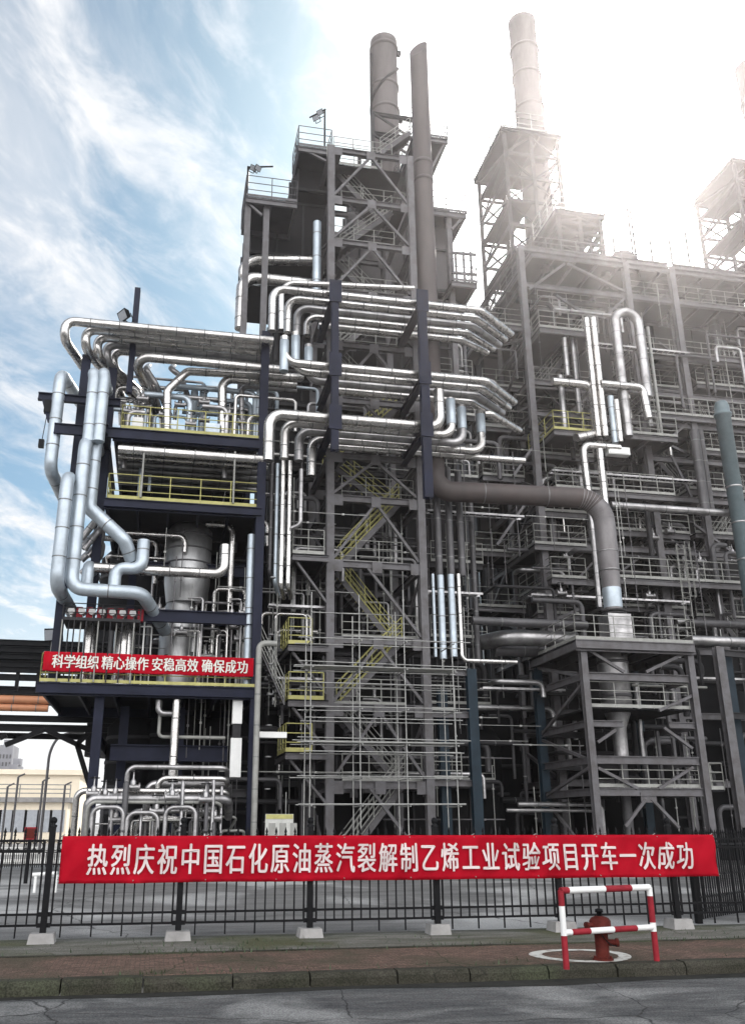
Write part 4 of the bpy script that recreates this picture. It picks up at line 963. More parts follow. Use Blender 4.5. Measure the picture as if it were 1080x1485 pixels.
for k, (px, a, Y) in enumerate(((376, 932, 34.8), (396, 817, 34.9))):
    z1 = ZA(a, Y, px); x = XA(px, Y, z1)
    pipe([(x+(.7 if k == 0 else -.0), Y, z1), (x, Y, z1), (x, Y, 0)], .115, 'palerail', ['shorter', 'taller'][k]+' pale standing pipe between the navy block and the stair tower', 'pale standing pipes', 'standing_pipe', br=.25)
zx = ZA(1066, 35.2, 392)
hb = thing('cable_tray', 'pale short level tray between the two pale standing pipes', 'cable tray', (XA(380, 35.2, zx), 35.2, zx))
MB().box((XA(375, 35.2, zx), 35.2, zx-.08), (XA(416, 35.2, zx), 35.6, zx+.14)).build('tray', 'white', hb)
# furnace-side loops at the top left
def lp(pts, r_, lab, ma='silver'): pipe(pts, r_, ma, lab, 'big silver pipes under the furnace crown', 'steam_pipe', br=.75)
lp([P(452, 378, 40.2), P(372, 376, 40.2), P(354, 384, 40.2), P(352, 402, 40.2), P(372, 406, 40.2), P(400, 406, 41)], .27, 'silver pipe making a tight return bend under the left crown platform')
zq2 = ZA(404, 38.8, 380)
lp([(XA(470, 38.8, zq2), 38.8, zq2), (XA(352, 38.8, zq2), 38.8, zq2), (XA(352, 38.8, zq2), 38.8, zq2-3.0)], .30, 'silver pipe turning down beside the sky under the left crown platform')
lp([P(600, 418, 36.9), P(420, 410, 36.9), P(408, 420, 36.9), P(408, 478, 36.9)], .15, 'slim silver pipe just above the top rack')
x = XA(459, 37.6, 26)
pipe([(x, 37.6, ZA(425, 37.6, 459)), (x, 37.6, ZA(322, 37.6, 459))], .21, 'bluewhite', 'pale upright pipe before the dark furnace panels at upper left', 'big silver pipes under the furnace crown', 'riser_pipe')
# dark and bright downcomers right of the tower
for k, (px, a, b, Y, r_, ma) in enumerate(((633, 730, 835, 38, .17, 'pipegrey'), (650, 735, 835, 38.2, .17, 'pipegrey'), (666, 740, 835, 38.4, .17, 'pipegrey'), (684, 780, 960, 40, .14, 'pipegrey'))):
    z1, z0 = ZA(a, Y, px), ZA(b, Y, px); x = XA(px, Y, z1)
    tag(MB().sweep([(x, Y, z1+2), (x, Y, z0)], r_, 12, 1.5).build('downcomer', ma), ['left', 'middle', 'right', 'far right thinner'][k]+' dull grey downcomer pipe right of the stair tower', 'pipe', 'grey downcomers')
for k, (px, r_, a, b) in enumerate(((627, .075, 832, 952), (638, .155, 834, 955), (653, .155, 833, 952), (664, .10, 832, 957))):
    Y = 37.2+.1*k; z1, z0 = ZA(a, Y, px), ZA(b, Y, px); x = XA(px, Y, z1)
    pts = [(x, Y, z1), (x, Y, z0)]
    if k == 3: pts.append((XA(749, Y, z0), Y, z0))
    pipe(pts, r_, 'bluewhite' if k < 3 else 'silver', ['thin', 'broad left', 'broad right', 'L shaped'][k]+' bright clad pipe low right of the stair tower', 'bright clad pipes right of the stair tower', 'clad_pipe', br=.25)
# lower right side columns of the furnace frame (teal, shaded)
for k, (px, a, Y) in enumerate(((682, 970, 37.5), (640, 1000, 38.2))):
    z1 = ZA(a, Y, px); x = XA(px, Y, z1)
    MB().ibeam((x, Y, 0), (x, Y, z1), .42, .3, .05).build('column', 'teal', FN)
for (py, pa, pb) in ((1036, 616, 690), (1135, 620, 700), (975, 616, 690)):
    z = ZA(py, 37.6, 650); MB().ibeam((XA(pa, 37.6, z), 37.6, z), (XA(pb, 37.6, z), 37.6, z), .2, .26).build('beam', 'grey', FN)
    if py > 1000:
        rail_mb(MB(), [(XA(pa+6, 37.4, z), 37.4, z+.13), (XA(pb-30, 37.4, z), 37.4, z+.13)], step=.7).build('guardrail', 'palerail', FN)

# ================================================================ scaffolding
SF = thing('scaffold', 'light tube scaffolding standing before the lower half of the stair tower', 'scaffold', (XA(550, 34, 0), 34, 0))
zsc = [ZA(p, 34.0, 550) for p in (1166, 1126, 1077, 1026, 968, 928)]
sx = [XA(p, 34.0, 5) for p in (450, 522, 589, 660)]; tops = [858, 862, 856, 925]
for y in (34.0, 35.3):
    for x, p, t in zip(sx, (450, 522, 589, 660), tops):
        MB().tube((x, y, 0), (x, y, ZA(t, 34, p)+(0 if y < 35 else -.6)), .023, 6).build('standard', 'scaffold', SF)
    for z in zsc:
        e = rnd.uniform(.2, .7); MB().tube((sx[0]-e, y-.05, z), (sx[-1]+rnd.uniform(.2, .8), y-.05, z+.03), .021, 6).build('ledger', 'scaffold', SF)
    for z in (zsc[2], zsc[4]):
        MB().tube((sx[0]-.5, y-.05, z+.17), (sx[-1]+.6, y-.05, z+.13), .021, 6).build('ledger', 'scaffold', SF)
    for i in (1, 2, 3):
        z = zsc[i]+.9; MB().tube((sx[0]-.2, y-.05, z), (sx[-1]+.3, y-.05, z), .022, 6).build('guard_tube', 'scaffold', SF)
for z in zsc:
    for x in sx: MB().tube((x+.05, 33.8, z-.06), (x+.05, 35.6, z-.06), .026, 6).build('transom', 'scaffold', SF)
MB().tube((sx[0], 33.93, zsc[5]+1.0), (sx[1], 33.93, zsc[5]+1.0), .021, 6).build('ledger', 'scaffold', SF)
for z in (zsc[2], zsc[4]):
    for k in range(3): MB().box((sx[0]-.2, 34.2+k*.32, z+.035), (sx[-1]+.2, 34.46+k*.32, z+.085)).build('plank', 'palerail', SF)
# notice board
nb = thing('notice_board', 'grey notice board with a yellow header behind the fence beside the pale standing pipes', 'notice board', (XA(403, 33, 0), 33, 0))
za, zb2 = ZA(1180, 33, 403), .6; xa, xb = XA(384, 33, 1), XA(425, 33, 1)
MB().box((xa, 33, zb2), (xb, 33.06, za)).build('board', 'signpaper', nb)
MB().box((xa+.02, 32.985, za-.16), (xb-.02, 32.998, za-.01)).build('header', 'yellow', nb)
mb = MB()
for i in range(3): mb.box((xa+.12+i*.38, 32.985, zb2+.35), (xa+.36+i*.38, 32.998, za-.3))
mb.build('sheet', 'palerail', nb)
for x in (xa+.1, xb-.1): MB().tube((x, 33.1, 0), (x, 33.1, za), .035, 8).build('leg', 'darkgrey', nb)

# ================================================================ right furnace block
RF, RB = 42.0, 50.0
rz = lambda py, px=880: ZA(py, RF, px)
G = thing('furnace_structure', 'tall grey furnace frame with braced columns and railed decks on the right', 'steel structure', (XA(880, RF, 0), RF, 0))
cols = [XA(768, RF, rz(560)), XA(912, RF, rz(440)), XA(1003, RF, rz(600)), XA(1130, RF, rz(600))]
ztops = [rz(372), rz(380), rz(380), rz(380)]
for x, zt_ in zip(cols, ztops):
    for y in (RF, RB): MB().ibeam((x, y, 0), (x, y, zt_), .36, .36, .05).build('column', 'grey', G)
xLb = cols[0]
for py in (372, 423, 500, 560, 604, 655, 712, 790, 842, 935, 1030, 1130):
    z = rz(py)
    for a, b in zip(cols, cols[1:]):
        if py in (500, 655) and a == cols[0]: continue
        MB().ibeam((a+.18, RF, z-.17), (b-.18, RF, z-.17), .2, .32).build('beam', 'grey', G)
    MB().ibeam((cols[0], RF+.2, z-.17), (cols[0], RB, z-.17), .2, .32).build('beam', 'grey', G)
# chevrons at the top, diagonals on the left flank
def br(pa, ya, pb, yb_, Y=RF-.05, w_=.13, ma='grey', p=None): return MB().bar(P(pa, ya, Y), P(pb, yb_, Y), w_, w_).build('brace', ma, p or G)
for q in ((818, 382, 766, 420), (822, 382, 908, 424), (806, 428, 857, 462), (905, 432, 874, 462), (770, 650, 744, 690), (1000, 610, 965, 640), (768, 720, 720, 790), (845, 880, 800, 900), (920, 620, 990, 655), (970, 655, 1002, 720), (1006, 760, 1060, 800)):
    br(*q)
for i, (py0, py1) in enumerate(((423, 500), (500, 604), (604, 712), (712, 842), (842, 935), (935, 1030), (1030, 1130))):
    a, b = (RF+.2, RB) if i % 2 else (RB, RF+.2)
    MB().bar((cols[0]-.02, a, rz(py0)-.3), (cols[0]-.02, b, rz(py1)), .14, .14).build('brace', 'grey', G)
    MB().bar((cols[0]-.05, RF+4, rz(py0)), (cols[0]-.05, RF+4, rz(py1)), .2, .2).build('post', 'grey', G)
# casing behind
CF = thing('cracking_furnace', 'dark panelled furnace block inside the right frame, veiled by sun glare', 'furnace', (cols[1], 46, 0))
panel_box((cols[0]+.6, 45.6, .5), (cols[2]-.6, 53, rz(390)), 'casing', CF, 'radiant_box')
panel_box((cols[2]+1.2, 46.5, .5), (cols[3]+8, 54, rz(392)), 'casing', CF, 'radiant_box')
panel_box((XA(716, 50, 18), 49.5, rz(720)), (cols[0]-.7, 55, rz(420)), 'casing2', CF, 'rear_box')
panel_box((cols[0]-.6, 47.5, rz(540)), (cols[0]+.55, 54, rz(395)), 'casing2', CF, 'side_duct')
# decks with rails
for k, (pa, pb, py, Y0, Y1, rm) in enumerate(((803, 868, 624, 40.6, 44, 'yellow'), (902, 982, 630, 40.6, 44, 'palerail'), (806, 978, 712, 40.8, 45.5, 'palerail'), (890, 1100, 842, 40.8, 45.5, 'palerail'), (800, 850, 838, 41.2, 45.5, 'palerail'), (782, 868, 478, 41.2, 45.5, 'palerail'), (930, 1100, 604, 41.6, 46, 'palerail'), (925, 1110, 520, 42.4, 46.4, 'palerail'), (770, 1110, 385, 42, 52, 'grey'), (1000, 1100, 712, 42.2, 46.4, 'palerail'), (705, 760, 470, 44, 49, 'palerail'), (700, 760, 690, 44, 50, 'palerail'), (775, 850, 790, 41.6, 45.5, 'palerail'), (870, 1000, 770, 42.3, 45.5, 'palerail'))):
    z = ZA(py, Y0, (pa+pb)/2); xa, xb = XA(pa, Y0, z), XA(pb, Y0, z)
    deck(xa, xb, Y0, Y1, z, G, 'deck', 'grey', edge=.26)
    rail_mb(MB(), [(xa, Y1, z), (xa, Y0, z), (xb, Y0, z)], step=1.0, r=.026).build('guardrail', rm, G)
ladder(XA(990, 40.6, 14), 40.6, ZA(930, 40.6, 996), ZA(790, 40.6, 990), G)
ladder(XA(955, 41.4, 20), 41.4, ZA(640, 41.4, 962), ZA(478, 41.4, 950), G, cage=False)
zt_ = rz(385)
for i, (px, t_) in enumerate(((897, 340), (925, 296), (930, 300), (955, 345), (985, 350), (1012, 338), (830, 350), (848, 342), (870, 345))):
    Y = 44+i*.5; x = XA(px, Y, zt_); MB().tube((x, Y, zt_), (x, Y, ZA(t_, Y, px)), .07, 6).build('vent_post', 'grey', G)
# plant standing on the roof of the right block
for i, (px, a, Y, q, hh) in enumerate(((905, 384, 43.4, 20, 62), (878, 384, 43.2, 6, 48), (790, 384, 43.2, 6, 34), (962, 384, 43.4, 14, 34), (1006, 384, 43.3, 8, 46), (1046, 384, 43.5, 15, 30))):
    z = zt_; r_ = q*PXS(px, a, Y); h_ = hh*.033; x = XA(px, Y, z)
    v_ = thing('roof_vessel', ['wide domed vessel on the roof of the right block under the glare', 'slim domed vessel on the roof left of the wide one', 'smallest domed vessel on the roof near the lattice tower', 'flat domed vessel on the roof right of the wide one', 'tall narrow vessel on the roof far right', 'low broad vessel on the roof at the right edge'][i], 'vessel', (x, Y, z), 'vessels on the right roof')
    MB().lathe((x, Y, z), [(r_, 0), (r_, h_*.75), (r_*.7, h_*.93), (.1, h_)], 20).build('shell', 'casing2', v_); MB().lathe((x, Y, z+h_*.4), [(r_, 0), (r_*1.05, .02), (r_*1.05, .12), (r_, .14)], 20).build('band', 'grey', v_)
for i, (pa, pb, dz) in enumerate(((800, 1100, .9), (880, 1100, 1.7), (930, 1060, 2.4))):
    x0_, x1_ = XA(pa, 43.2+i, zt_), XA(pb, 43.2+i, zt_)
    pipe([(x0_, 43.2+i, zt_), (x0_, 43.2+i, zt_+dz), (x1_, 43.2+i, zt_+dz), (x1_, 43.2+i, zt_)], .10, 'pipegrey', ['lowest', 'middle', 'topmost'][i]+' level pipe above the roof of the right block', 'pipes above the right roof', 'roof_pipe')
# lattice tower and deck under the second and third chimneys
def lattice(px0, px1, py, Y0, Y1, pyb, lab):
    z1 = ZA(py, Y0, px0); x0, x1 = XA(px0, Y0, z1), XA(px1, Y0, z1); zb_ = ZA(pyb, Y0, px0)
    t_ = thing('lattice_tower', lab, 'lattice tower', ((x0+x1)/2, Y0, zb_), 'lattice towers round the right chimneys')
    xs = [x0, (x0+x1)/2, x1]; n = 6
    for x in xs:
        for y in (Y0, Y1): MB().bar((x, y, zb_), (x, y, z1-.35), .24, .24).build('column', 'darkgrey', t_)
    deck(x0-.3, x1+.3, Y0-.3, Y1+.3, z1, t_, 'deck', 'darkgrey', edge=.3)
    rail_mb(MB(), [(x0-.3, Y1+.3, z1), (x0-.3, Y0-.3, z1), (x1+.3, Y0-.3, z1), (x1+.3, Y1+.3, z1)], h=1.5, r=.035).build('guardrail', 'palerail', t_)
    for i in range(n):
        z = zb_+(z1-zb_)*(i+.0)/n; zn = zb_+(z1-zb_)*(i+1)/n-.35
        for y in (Y0, Y1):
            if i: MB().bar((x0, y, z), (x1, y, z), .16, .2).build('beam', 'darkgrey', t_)
            for j in (0, 1): MB().bar((xs[j] if (i+j) % 2 else xs[j+1], y, z), (xs[j+1] if (i+j) % 2 else xs[j], y, zn), .12, .12).build('brace', 'darkgrey', t_)
        for x in (x0, x1):
            if i: MB().bar((x, Y0, z), (x, Y1, z), .16, .2).build('beam', 'darkgrey', t_)
            MB().bar((x, Y0 if i % 2 else Y1, z), (x, Y1 if i % 2 else Y0, zn), .12, .12).build('brace', 'darkgrey', t_)
    for i in range(1, n, 2):
        z = zb_+(z1-zb_)*i/n; MB().box((x0+.2, Y0+.2, z+.11), (x0+(x1-x0)*.45, Y1-.2, z+.15)).build('landing', 'deck', t_)
    return z1
lattice(730, 806, 187, 50, 55.5, 395, 'lattice tower with a wide deck round the tall chimney beside the sun')
lattice(808, 868, 306, 46, 49, 392, 'smaller lattice tower on the roof between the tall chimney and the wide domed vessel')
lattice(1062, 1150, 232, 54, 59.5, 400, 'lattice tower at the right edge, near the cut off chimney')
# side stack of landings between the two furnaces
# ---- pipes of the right block
RG = 'silver pipes on the right furnace frame'
Y = 40.2
zt2 = ZA(468, Y, 905); xl, xr2 = XA(891, Y, zt2), XA(925, Y, zt2); r_ = 6.2*PXS(900, 520, Y); rad = (xr2-xl)/2
pts = [(XA(902, Y, ZA(632, Y, 902)), Y, ZA(632, Y, 902)), (xl, Y, zt2)]
arc = [((xl+xr2)/2+math.cos(math.pi-a*math.pi/14)*rad, Y, zt2+math.sin(a*math.pi/14)*rad) for a in range(1, 14)]
pts = [(xl, Y, ZA(632, Y, 902)), (xl, Y, zt2)]+arc+[(xr2, Y, zt2), (xr2, Y, ZA(575, Y, 930))]
tag(MB().sweep(pts, r_, 14, 1.4).build('return_bend_pipe', 'silver_dull'), 'tall pale upside down U pipe on the right furnace frame', 'pipe', RG)
def rp(pts, rpx, ma, lab, Y=40.4, br_=None):
    pipe([P(a, b, Y if len(q) == 2 else q[2]) for q in pts for a, b in (q[:2],)], rpx*PXS(850, 600, Y), ma, lab, RG, 'process_pipe', br=br_ or .35)
def rv(px, y0, y1, Y, rpx, ma, lab):
    z1, z0 = ZA(y0, Y, px), ZA(y1, Y, px); x = XA(px, Y, (z0+z1)/2); pipe([(x, Y, z1), (x, Y, z0)], rpx*PXS(px, (y0+y1)/2, Y), ma, lab, RG, 'process_pipe')
# long double riser with its offset foot
z_a = ZA(555, 40.4, 825); x_a = XA(850, 40.4, z_a); z_b = ZA(642, 40.4, 855)
pipe([(XA(800, 40.4, z_a), 40.4, z_a), (x_a+.3, 40.4, z_a), (x_a+.3, 40.4, ZA(628, 40.4, 862)), (XA(830, 40.4, z_b), 40.0, ZA(640, 40.4, 845))], 6*PXS(850, 600, 40.4), 'silver', 'silver pipe elbowing down left of the upside down U pipe', RG, 'process_pipe', br=.5)
rv(858, 462, 632, 40.1, 4, 'silver', 'slim silver riser left of the upside down U pipe'); rv(868, 462, 632, 40.1, 4.5, 'silver', 'second slim silver riser left of the upside down U pipe')
z_c = ZA(559, 39.9, 905)
pipe([(XA(870, 39.9, z_c), 39.9, z_c), (XA(931, 39.9, z_c), 39.9, z_c), (XA(933, 39.9, z_c)+.05, 39.9, ZA(606, 39.9, 936))], 5.2*PXS(900, 560, 40), 'silver', 'silver pipe crossing the feet of the upside down U pipe', RG, 'process_pipe', br=.4)
rv(888, 575, 642, 40.0, 4.2, 'bluewhite', 'short pale pipe under the left foot of the U pipe'); rv(896, 580, 640, 39.8, 3.6, 'silver', 'short silver pipe beside the left foot of the U pipe')
z_d = ZA(646, 39.7, 860)
pipe([(XA(898, 39.7, z_d), 39.7, z_d), (XA(844, 39.7, z_d), 39.7, z_d), (XA(846, 39.7, z_d), 39.7, ZA(722, 39.7, 850))], 5*PXS(860, 650, 39.7), 'silver', 'silver pipe turning down left towards the big elbow', RG, 'process_pipe', br=.4)
rv(879, 652, 850, 39.2, 4.6, 'silver', 'long silver pipe hanging just right of the big elbow')
rv(861, 722, 880, 39.0, 3.4, 'silver_dull', 'slim dull pipe running down left of the big drop leg')
z_e = ZA(737, 40.0, 960)
pipe([(XA(885, 40, z_e), 40, z_e), (XA(1100, 40, z_e), 40, z_e)], 4.8*PXS(960, 737, 40), 'silver_dull', 'long level dull pipe right of the big elbow', RG, 'process_pipe')
for k, (px, a, b, Y_, q, ma) in enumerate(((1014, 625, 745, 41, 6, 'pipegrey'), (1023, 625, 745, 41.2, 4, 'pipegrey'), (820, 490, 545, 41.5, 3.5, 'silver_dull'), (834, 480, 600, 41.8, 3.5, 'silver_dull'), (815, 545, 620, 41.3, 4, 'silver_dull'), (949, 475, 640, 41.0, 2.2, 'palerail'), (806, 745, 930, 43, 6, 'pipegrey'), (784, 745, 935, 43, 6, 'pipegrey'), (985, 420, 600, 44, 7, 'silver_dull'), (1040, 420, 600, 44, 7, 'pipegrey'))):
    rv(px, a, b, Y_, q, ma, ['grey upright pipe inside the right frame column', 'slim grey upright pipe beside the right frame column', 'short dull riser on the small left deck', 'tall dull riser on the small left deck', 'stub riser under the small left deck', 'thin pale pole right of the upside down U pipe', 'grey downcomer right of the left frame column', 'grey downcomer just behind the left frame column', 'broad dull riser under the glare', 'broad grey riser under the glare at far right'][k])
M['paleduct'] = mat('pale_duct', (.13, .175, .19), .5, .2, .3, 1.2, .15)
dk = thing('pale_duct', 'large pale blue upright duct at the right edge of the photograph', 'duct', (XA(1075, 39.5, 8), 39.5, 0))
xd2 = XA(1072, 39.5, ZA(760, 39.5, 1072))
zt9 = ZA(600, 39.5, 1060)
MB().lathe((xd2, 39.5, 5), [(.40, 0), (.40, zt9-5.2), (.47, zt9-5.18), (.47, zt9-5.05), (.40, zt9-5.03), (.40, zt9-4.6), (.3, zt9-4.35), (.1, zt9-4.25)], 24).build('shell', 'paleduct', dk)
mb = MB()
for k in range(7): mb.lathe((xd2, 39.5, 6.5+k*2), [(.40, 0), (.42, .01), (.42, .09), (.40, .1)], 24)
mb.build('band', 'silver_dull', dk)
# level big mains in the middle gap
for k, (py, pa, pb, Y_, q, ma, lab) in enumerate(((903, 684, 850, 38.5, 6, 'pipegrey', 'upper grey level main between the tower and the right skid'), (925, 712, 835, 39, 11, 'silver_dull', 'stout dull level main between the tower and the right skid'), (944, 716, 800, 40, 8, 'pipegrey', 'lower grey level main between the tower and the right skid'), (930, 1000, 1110, 38.5, 6.5, 'silver_dull', 'dull level main right of the skid deck'), (905, 1000, 1110, 41, 5, 'pipegrey', 'grey level pipe right of the skid deck'))):
    z = ZA(py, Y_, (pa+pb)/2); pipe([(XA(pa, Y_, z), Y_+(1.5 if k == 1 else 0), z), (XA(pa, Y_, z)+(.8 if k == 1 else .01), Y_, z), (XA(pb, Y_, z), Y_, z)], q*PXS((pa+pb)/2, py, Y_), ma, lab, 'level mains beside the right skid', 'level_main', rings=2.2)
# ================================================================ front right skid tower with the cyclone
KF, KB = 36.0, 41.0
kz = lambda py: ZA(py, KF, 920)
K = thing('skid_tower', 'grey steel tower carrying the cyclone separator in front of the right furnace', 'steel structure', (XA(930, KF, 0), KF, 0))
k0, k1 = XA(843, KF, kz(940)), XA(997, KF, kz(940)); ztop = kz(932)
for x in (k0, k1):
    MB().ibeam((x, KF, 0), (x, KF, ztop-.4), .29, .30, .04).build('column', 'grey', K)
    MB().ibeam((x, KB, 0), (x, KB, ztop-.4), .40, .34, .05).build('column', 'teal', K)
deck(k0-.4, k1+.1, KF-.3, KB, ztop, K, 'deck', 'grey', edge=.42)
beam((k0-.45, KF-.38, ztop-.2), (k1+.1, KF-.38, ztop-.2), .14, .38, K, 'grey')
rail_mb(MB(), [(k0-.4, KB, ztop), (k0-.4, KF-.3, ztop), (k1+.1, KF-.3, ztop), (k1+.1, KB, ztop)], step=1.0).build('guardrail', 'palerail', K)
MB().box((k0-.4, KF-.33, ztop+.01), (k1+.1, KF-.305, ztop+.12)).build('toe_board', 'palerail', K)
for py, half in ((982, 0), (1050, 0), (1102, 0), (1148, 0)):
    z = kz(py)
    if py == 1050:
        MB().ibeam((k0+.18, KF, z), (k0+1.55, KF, z), .2, .26).build('beam', 'grey', K); MB().ibeam((k1-1.35, KF, z), (k1-.18, KF, z), .2, .26).build('beam', 'grey', K)
    else: MB().ibeam((k0+.18, KF, z), (k1-.18, KF, z), .2, .32).build('beam', 'grey', K)
    MB().ibeam((k0, KF+.2, z), (k0, KB-.2, z), .2, .3).build('beam', 'grey', K); MB().ibeam((k1, KF+.2, z), (k1, KB-.2, z), .2, .3).build('beam', 'grey', K); MB().ibeam((k0, KB, z), (k1, KB, z), .2, .3).build('beam', 'darkgrey', K)
kbr = lambda a, b, c, d: MB().bar(P(a, b, KF-.03), P(c, d, KF-.03), .12, .12).build('brace', 'grey', K)
for q in ((852, 942, 904, 974), (990, 948, 936, 974), (866, 1113, 924, 1143), (1004, 1112, 955, 1143), (936, 1158, 906, 1198), (944, 1158, 984, 1200), (866, 1076, 892, 1058), (962, 1055, 1003, 1085), (955, 1030, 1004, 1008)): kbr(*q)
gp = P(940, 1156, KF-.05); MB().box((gp.x-.35, KF-.06, gp.z-.2), (gp.x+.35, KF-.03, gp.z+.2)).build('gusset_plate', 'grey', K)
for i, (a, b) in enumerate(((935, 982), (982, 1050), (1050, 1102), (1102, 1148), (1148, 1210))):
    za, zb_ = kz(a)-.3, (kz(b) if b < 1210 else 0)
    MB().bar((k0-.02, KF+.2, za if i % 2 else zb_), (k0-.02, KB-.2, zb_ if i % 2 else za), .12, .12).build('brace', 'grey', K)
for py in (1148, 1032):
    z = kz(py)+.17
    MB().box((k0+.2, KF+.2, z-.05), (k1-.2, KB-.2, z)).build('deck', 'deck', K)
    rail_mb(MB(), [(k0+.2, KF+.1, z), (k1-.2, KF+.1, z)], step=1.2).build('guardrail', 'palerail', K)
z = kz(1148)+.1
MB().box((k1+.2, KF-.1, z-.06), (XA(1048, KF, z), KF+2.5, z)).build('deck', 'deck', K)
rail_mb(MB(), [(k1+.2, KF-.1, z), (XA(1048, KF, z), KF-.1, z), (XA(1048, KF, z), KF+2.4, z)], step=.8).build('guardrail', 'palerail', K)
# cyclone
Yc = 37.6; xc = XA(891, Yc, kz(990)); rc = 20*PXS(890, 990, Yc)
CY_ = thing('cyclone_separator', 'grey cyclone vessel with a narrow foot hanging inside the right steel tower', 'vessel', (xc, Yc, kz(1100)))
z1, z0, z2, z3 = kz(938), kz(1022), kz(1050), kz(1098)
MB().lathe((xc, Yc, 0), [(rc*.45, z3), (rc*.48, z2), (rc*.95, z0), (rc, z0+.05), (rc, z1)], 28).build('body', 'silver_dull', CY_)
mb = MB()
for q in (.2, .5, .8): mb.lathe((xc, Yc, z0+(z1-z0)*q), [(rc, 0), (rc*1.05, .02), (rc*1.05, .12), (rc, .14)], 28)
mb.build('bands', 'pipegrey', CY_); MB().lathe((xc, Yc, z3), [(rc*.45, 0), (rc*.7, .02), (rc*.7, .12), (rc*.45, .14)], 20).build('flange', 'pipegrey', CY_)
MB().lathe((xc, Yc, 0), [(rc*.3, 0.2), (rc*.3, z3)], 14).build('outlet_leg', 'pipegrey', CY_)
zp_ = ZA(995, 38.2, 970)
pipe([(XA(915, 38.2, zp_), 38.2, zp_), (XA(1024, 38.2, zp_), 38.2, zp_)], .06, 'palerail', 'thin bright line leaving the cyclone to the right', 'lines at the cyclone', 'instrument_line', rings=0)
for k, (px, a, b) in enumerate(((952, 1060, 1150), (962, 990, 1060), (975, 1070, 1150))):
    z1_, z0_ = ZA(a, 38.5, px), ZA(b, 38.5, px); x = XA(px, 38.5, z1_)
    pipe([(x, 38.5, z1_), (x, 38.5, z0_)], .09, 'pipegrey', ['lower left', 'upper', 'lower right'][k]+' short grey upright pipe right of the cyclone', 'lines at the cyclone', 'drop_pipe', rings=0)
# teal columns at lower right edge of the plant
xq = XA(1075, 38.5, 4)
tcx = thing('column_pair', 'dark teal column pair at the right edge below the level main', 'steel structure', (xq, 38.5, 0))
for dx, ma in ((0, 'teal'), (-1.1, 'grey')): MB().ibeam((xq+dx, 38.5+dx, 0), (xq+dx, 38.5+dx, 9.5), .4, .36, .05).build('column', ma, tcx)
for z in (3.2, 6.4, 9.3): MB().ibeam((xq-1.1, 37.6, z), (xq+2, 38.3, z), .2, .3).build('beam', 'darkgrey', tcx)
zw = ZA(653, 39.6, 897)
wb_ = thing('panel_box', 'small white panel box beside the long hanging silver pipe', 'panel box', (XA(897, 39.6, zw), 39.6, zw-.2))
MB().box((XA(882, 39.6, zw), 39.6, zw-.2), (XA(913, 39.6, zw), 40.0, zw+.22)).build('body', 'white', wb_); MB().box((XA(884, 39.6, zw), 39.57, zw-.16), (XA(911, 39.6, zw), 39.597, zw+.18)).build('door', 'white', wb_)
# ---- tangle of thin process lines filling both gaps
def tangle(n, pr, yr, Yr, rr, mas, lab, grp, vert=.5):
    for i in range(n):
        Y = rnd.uniform(*Yr); px, py = rnd.uniform(*pr), rnd.uniform(*yr); p = P(px, py, Y); r_ = rnd.uniform(*rr)
        L1, L2 = rnd.uniform(1, 4.5), rnd.uniform(.6, 3)
        if p.z < 1.0: p.z = 1.0+rnd.random()
        if rnd.random() < vert:
            z0 = max(.1, p.z-L1); s = rnd.choice((-1, 1)); pts = [(p.x, p.y, z0), (p.x, p.y, p.z), (p.x+s*L2, p.y, p.z)]
            if rnd.random() < .5: pts.append((p.x+s*L2, p.y, max(.1, p.z-rnd.uniform(.5, 2))))
        else:
            pts = [(p.x-L1, p.y, p.z), (p.x, p.y, p.z), (p.x, p.y, max(.1, p.z-L2))]
            if rnd.random() < .4: pts = [(p.x-L1, p.y+rnd.uniform(.5, 2), p.z)]+pts
        pipe(pts, r_, rnd.choice(mas), lab, grp, 'process_line', rings=rnd.choice((0, 0, 1.6)), n=8)
tangle(56, (775, 1090), (430, 760), (41.5, 45.2), (.04, .16), ('silver_dull', 'pipegrey', 'silver', 'darkgrey'), 'process line in the upper tangle of the right furnace frame', 'upper tangle of the right frame')
tangle(58, (770, 1090), (740, 935), (40.5, 45), (.04, .15), ('silver_dull', 'pipegrey', 'pipegrey', 'darkgrey'), 'process line in the shaded middle tangle of the right furnace frame', 'middle tangle of the right frame')
tangle(54, (690, 1080), (940, 1190), (39, 44), (.04, .18), ('pipegrey', 'darkgrey', 'silver_dull', 'darkgrey'), 'process line in the dark lower tangle right of the stair tower', 'lower tangle right of the tower')
tangle(34, (485, 615), (480, 1160), (40, 42), (.04, .13), ('pipegrey', 'darkgrey', 'silver_dull'), 'process line between the stair tower and the dark furnace', 'lines behind the stair tower')
tangle(28, (385, 480), (640, 1190), (37.5, 42), (.04, .13), ('pipegrey', 'darkgrey', 'silver_dull', 'silver'), 'process line in the gap left of the stair tower', 'lines left of the stair tower')
tangle(24, (215, 372), (745, 940), (37.5, 43), (.04, .14), ('silver_dull', 'darkgrey', 'silver', 'pipegrey'), 'process line round the big silver vessel', 'lines round the silver vessel')
tangle(26, (185, 375), (552, 605), (36.6, 39.5), (.06, .15), ('silver_dull', 'silver', 'bluewhite'), 'process line standing on the upper navy deck', 'lines on the upper navy deck', .8)
tangle(18, (625, 760), (440, 700), (41, 47), (.05, .16), ('silver_dull', 'pipegrey', 'grey'), 'process line in the gap between the two furnaces', 'lines between the furnaces')
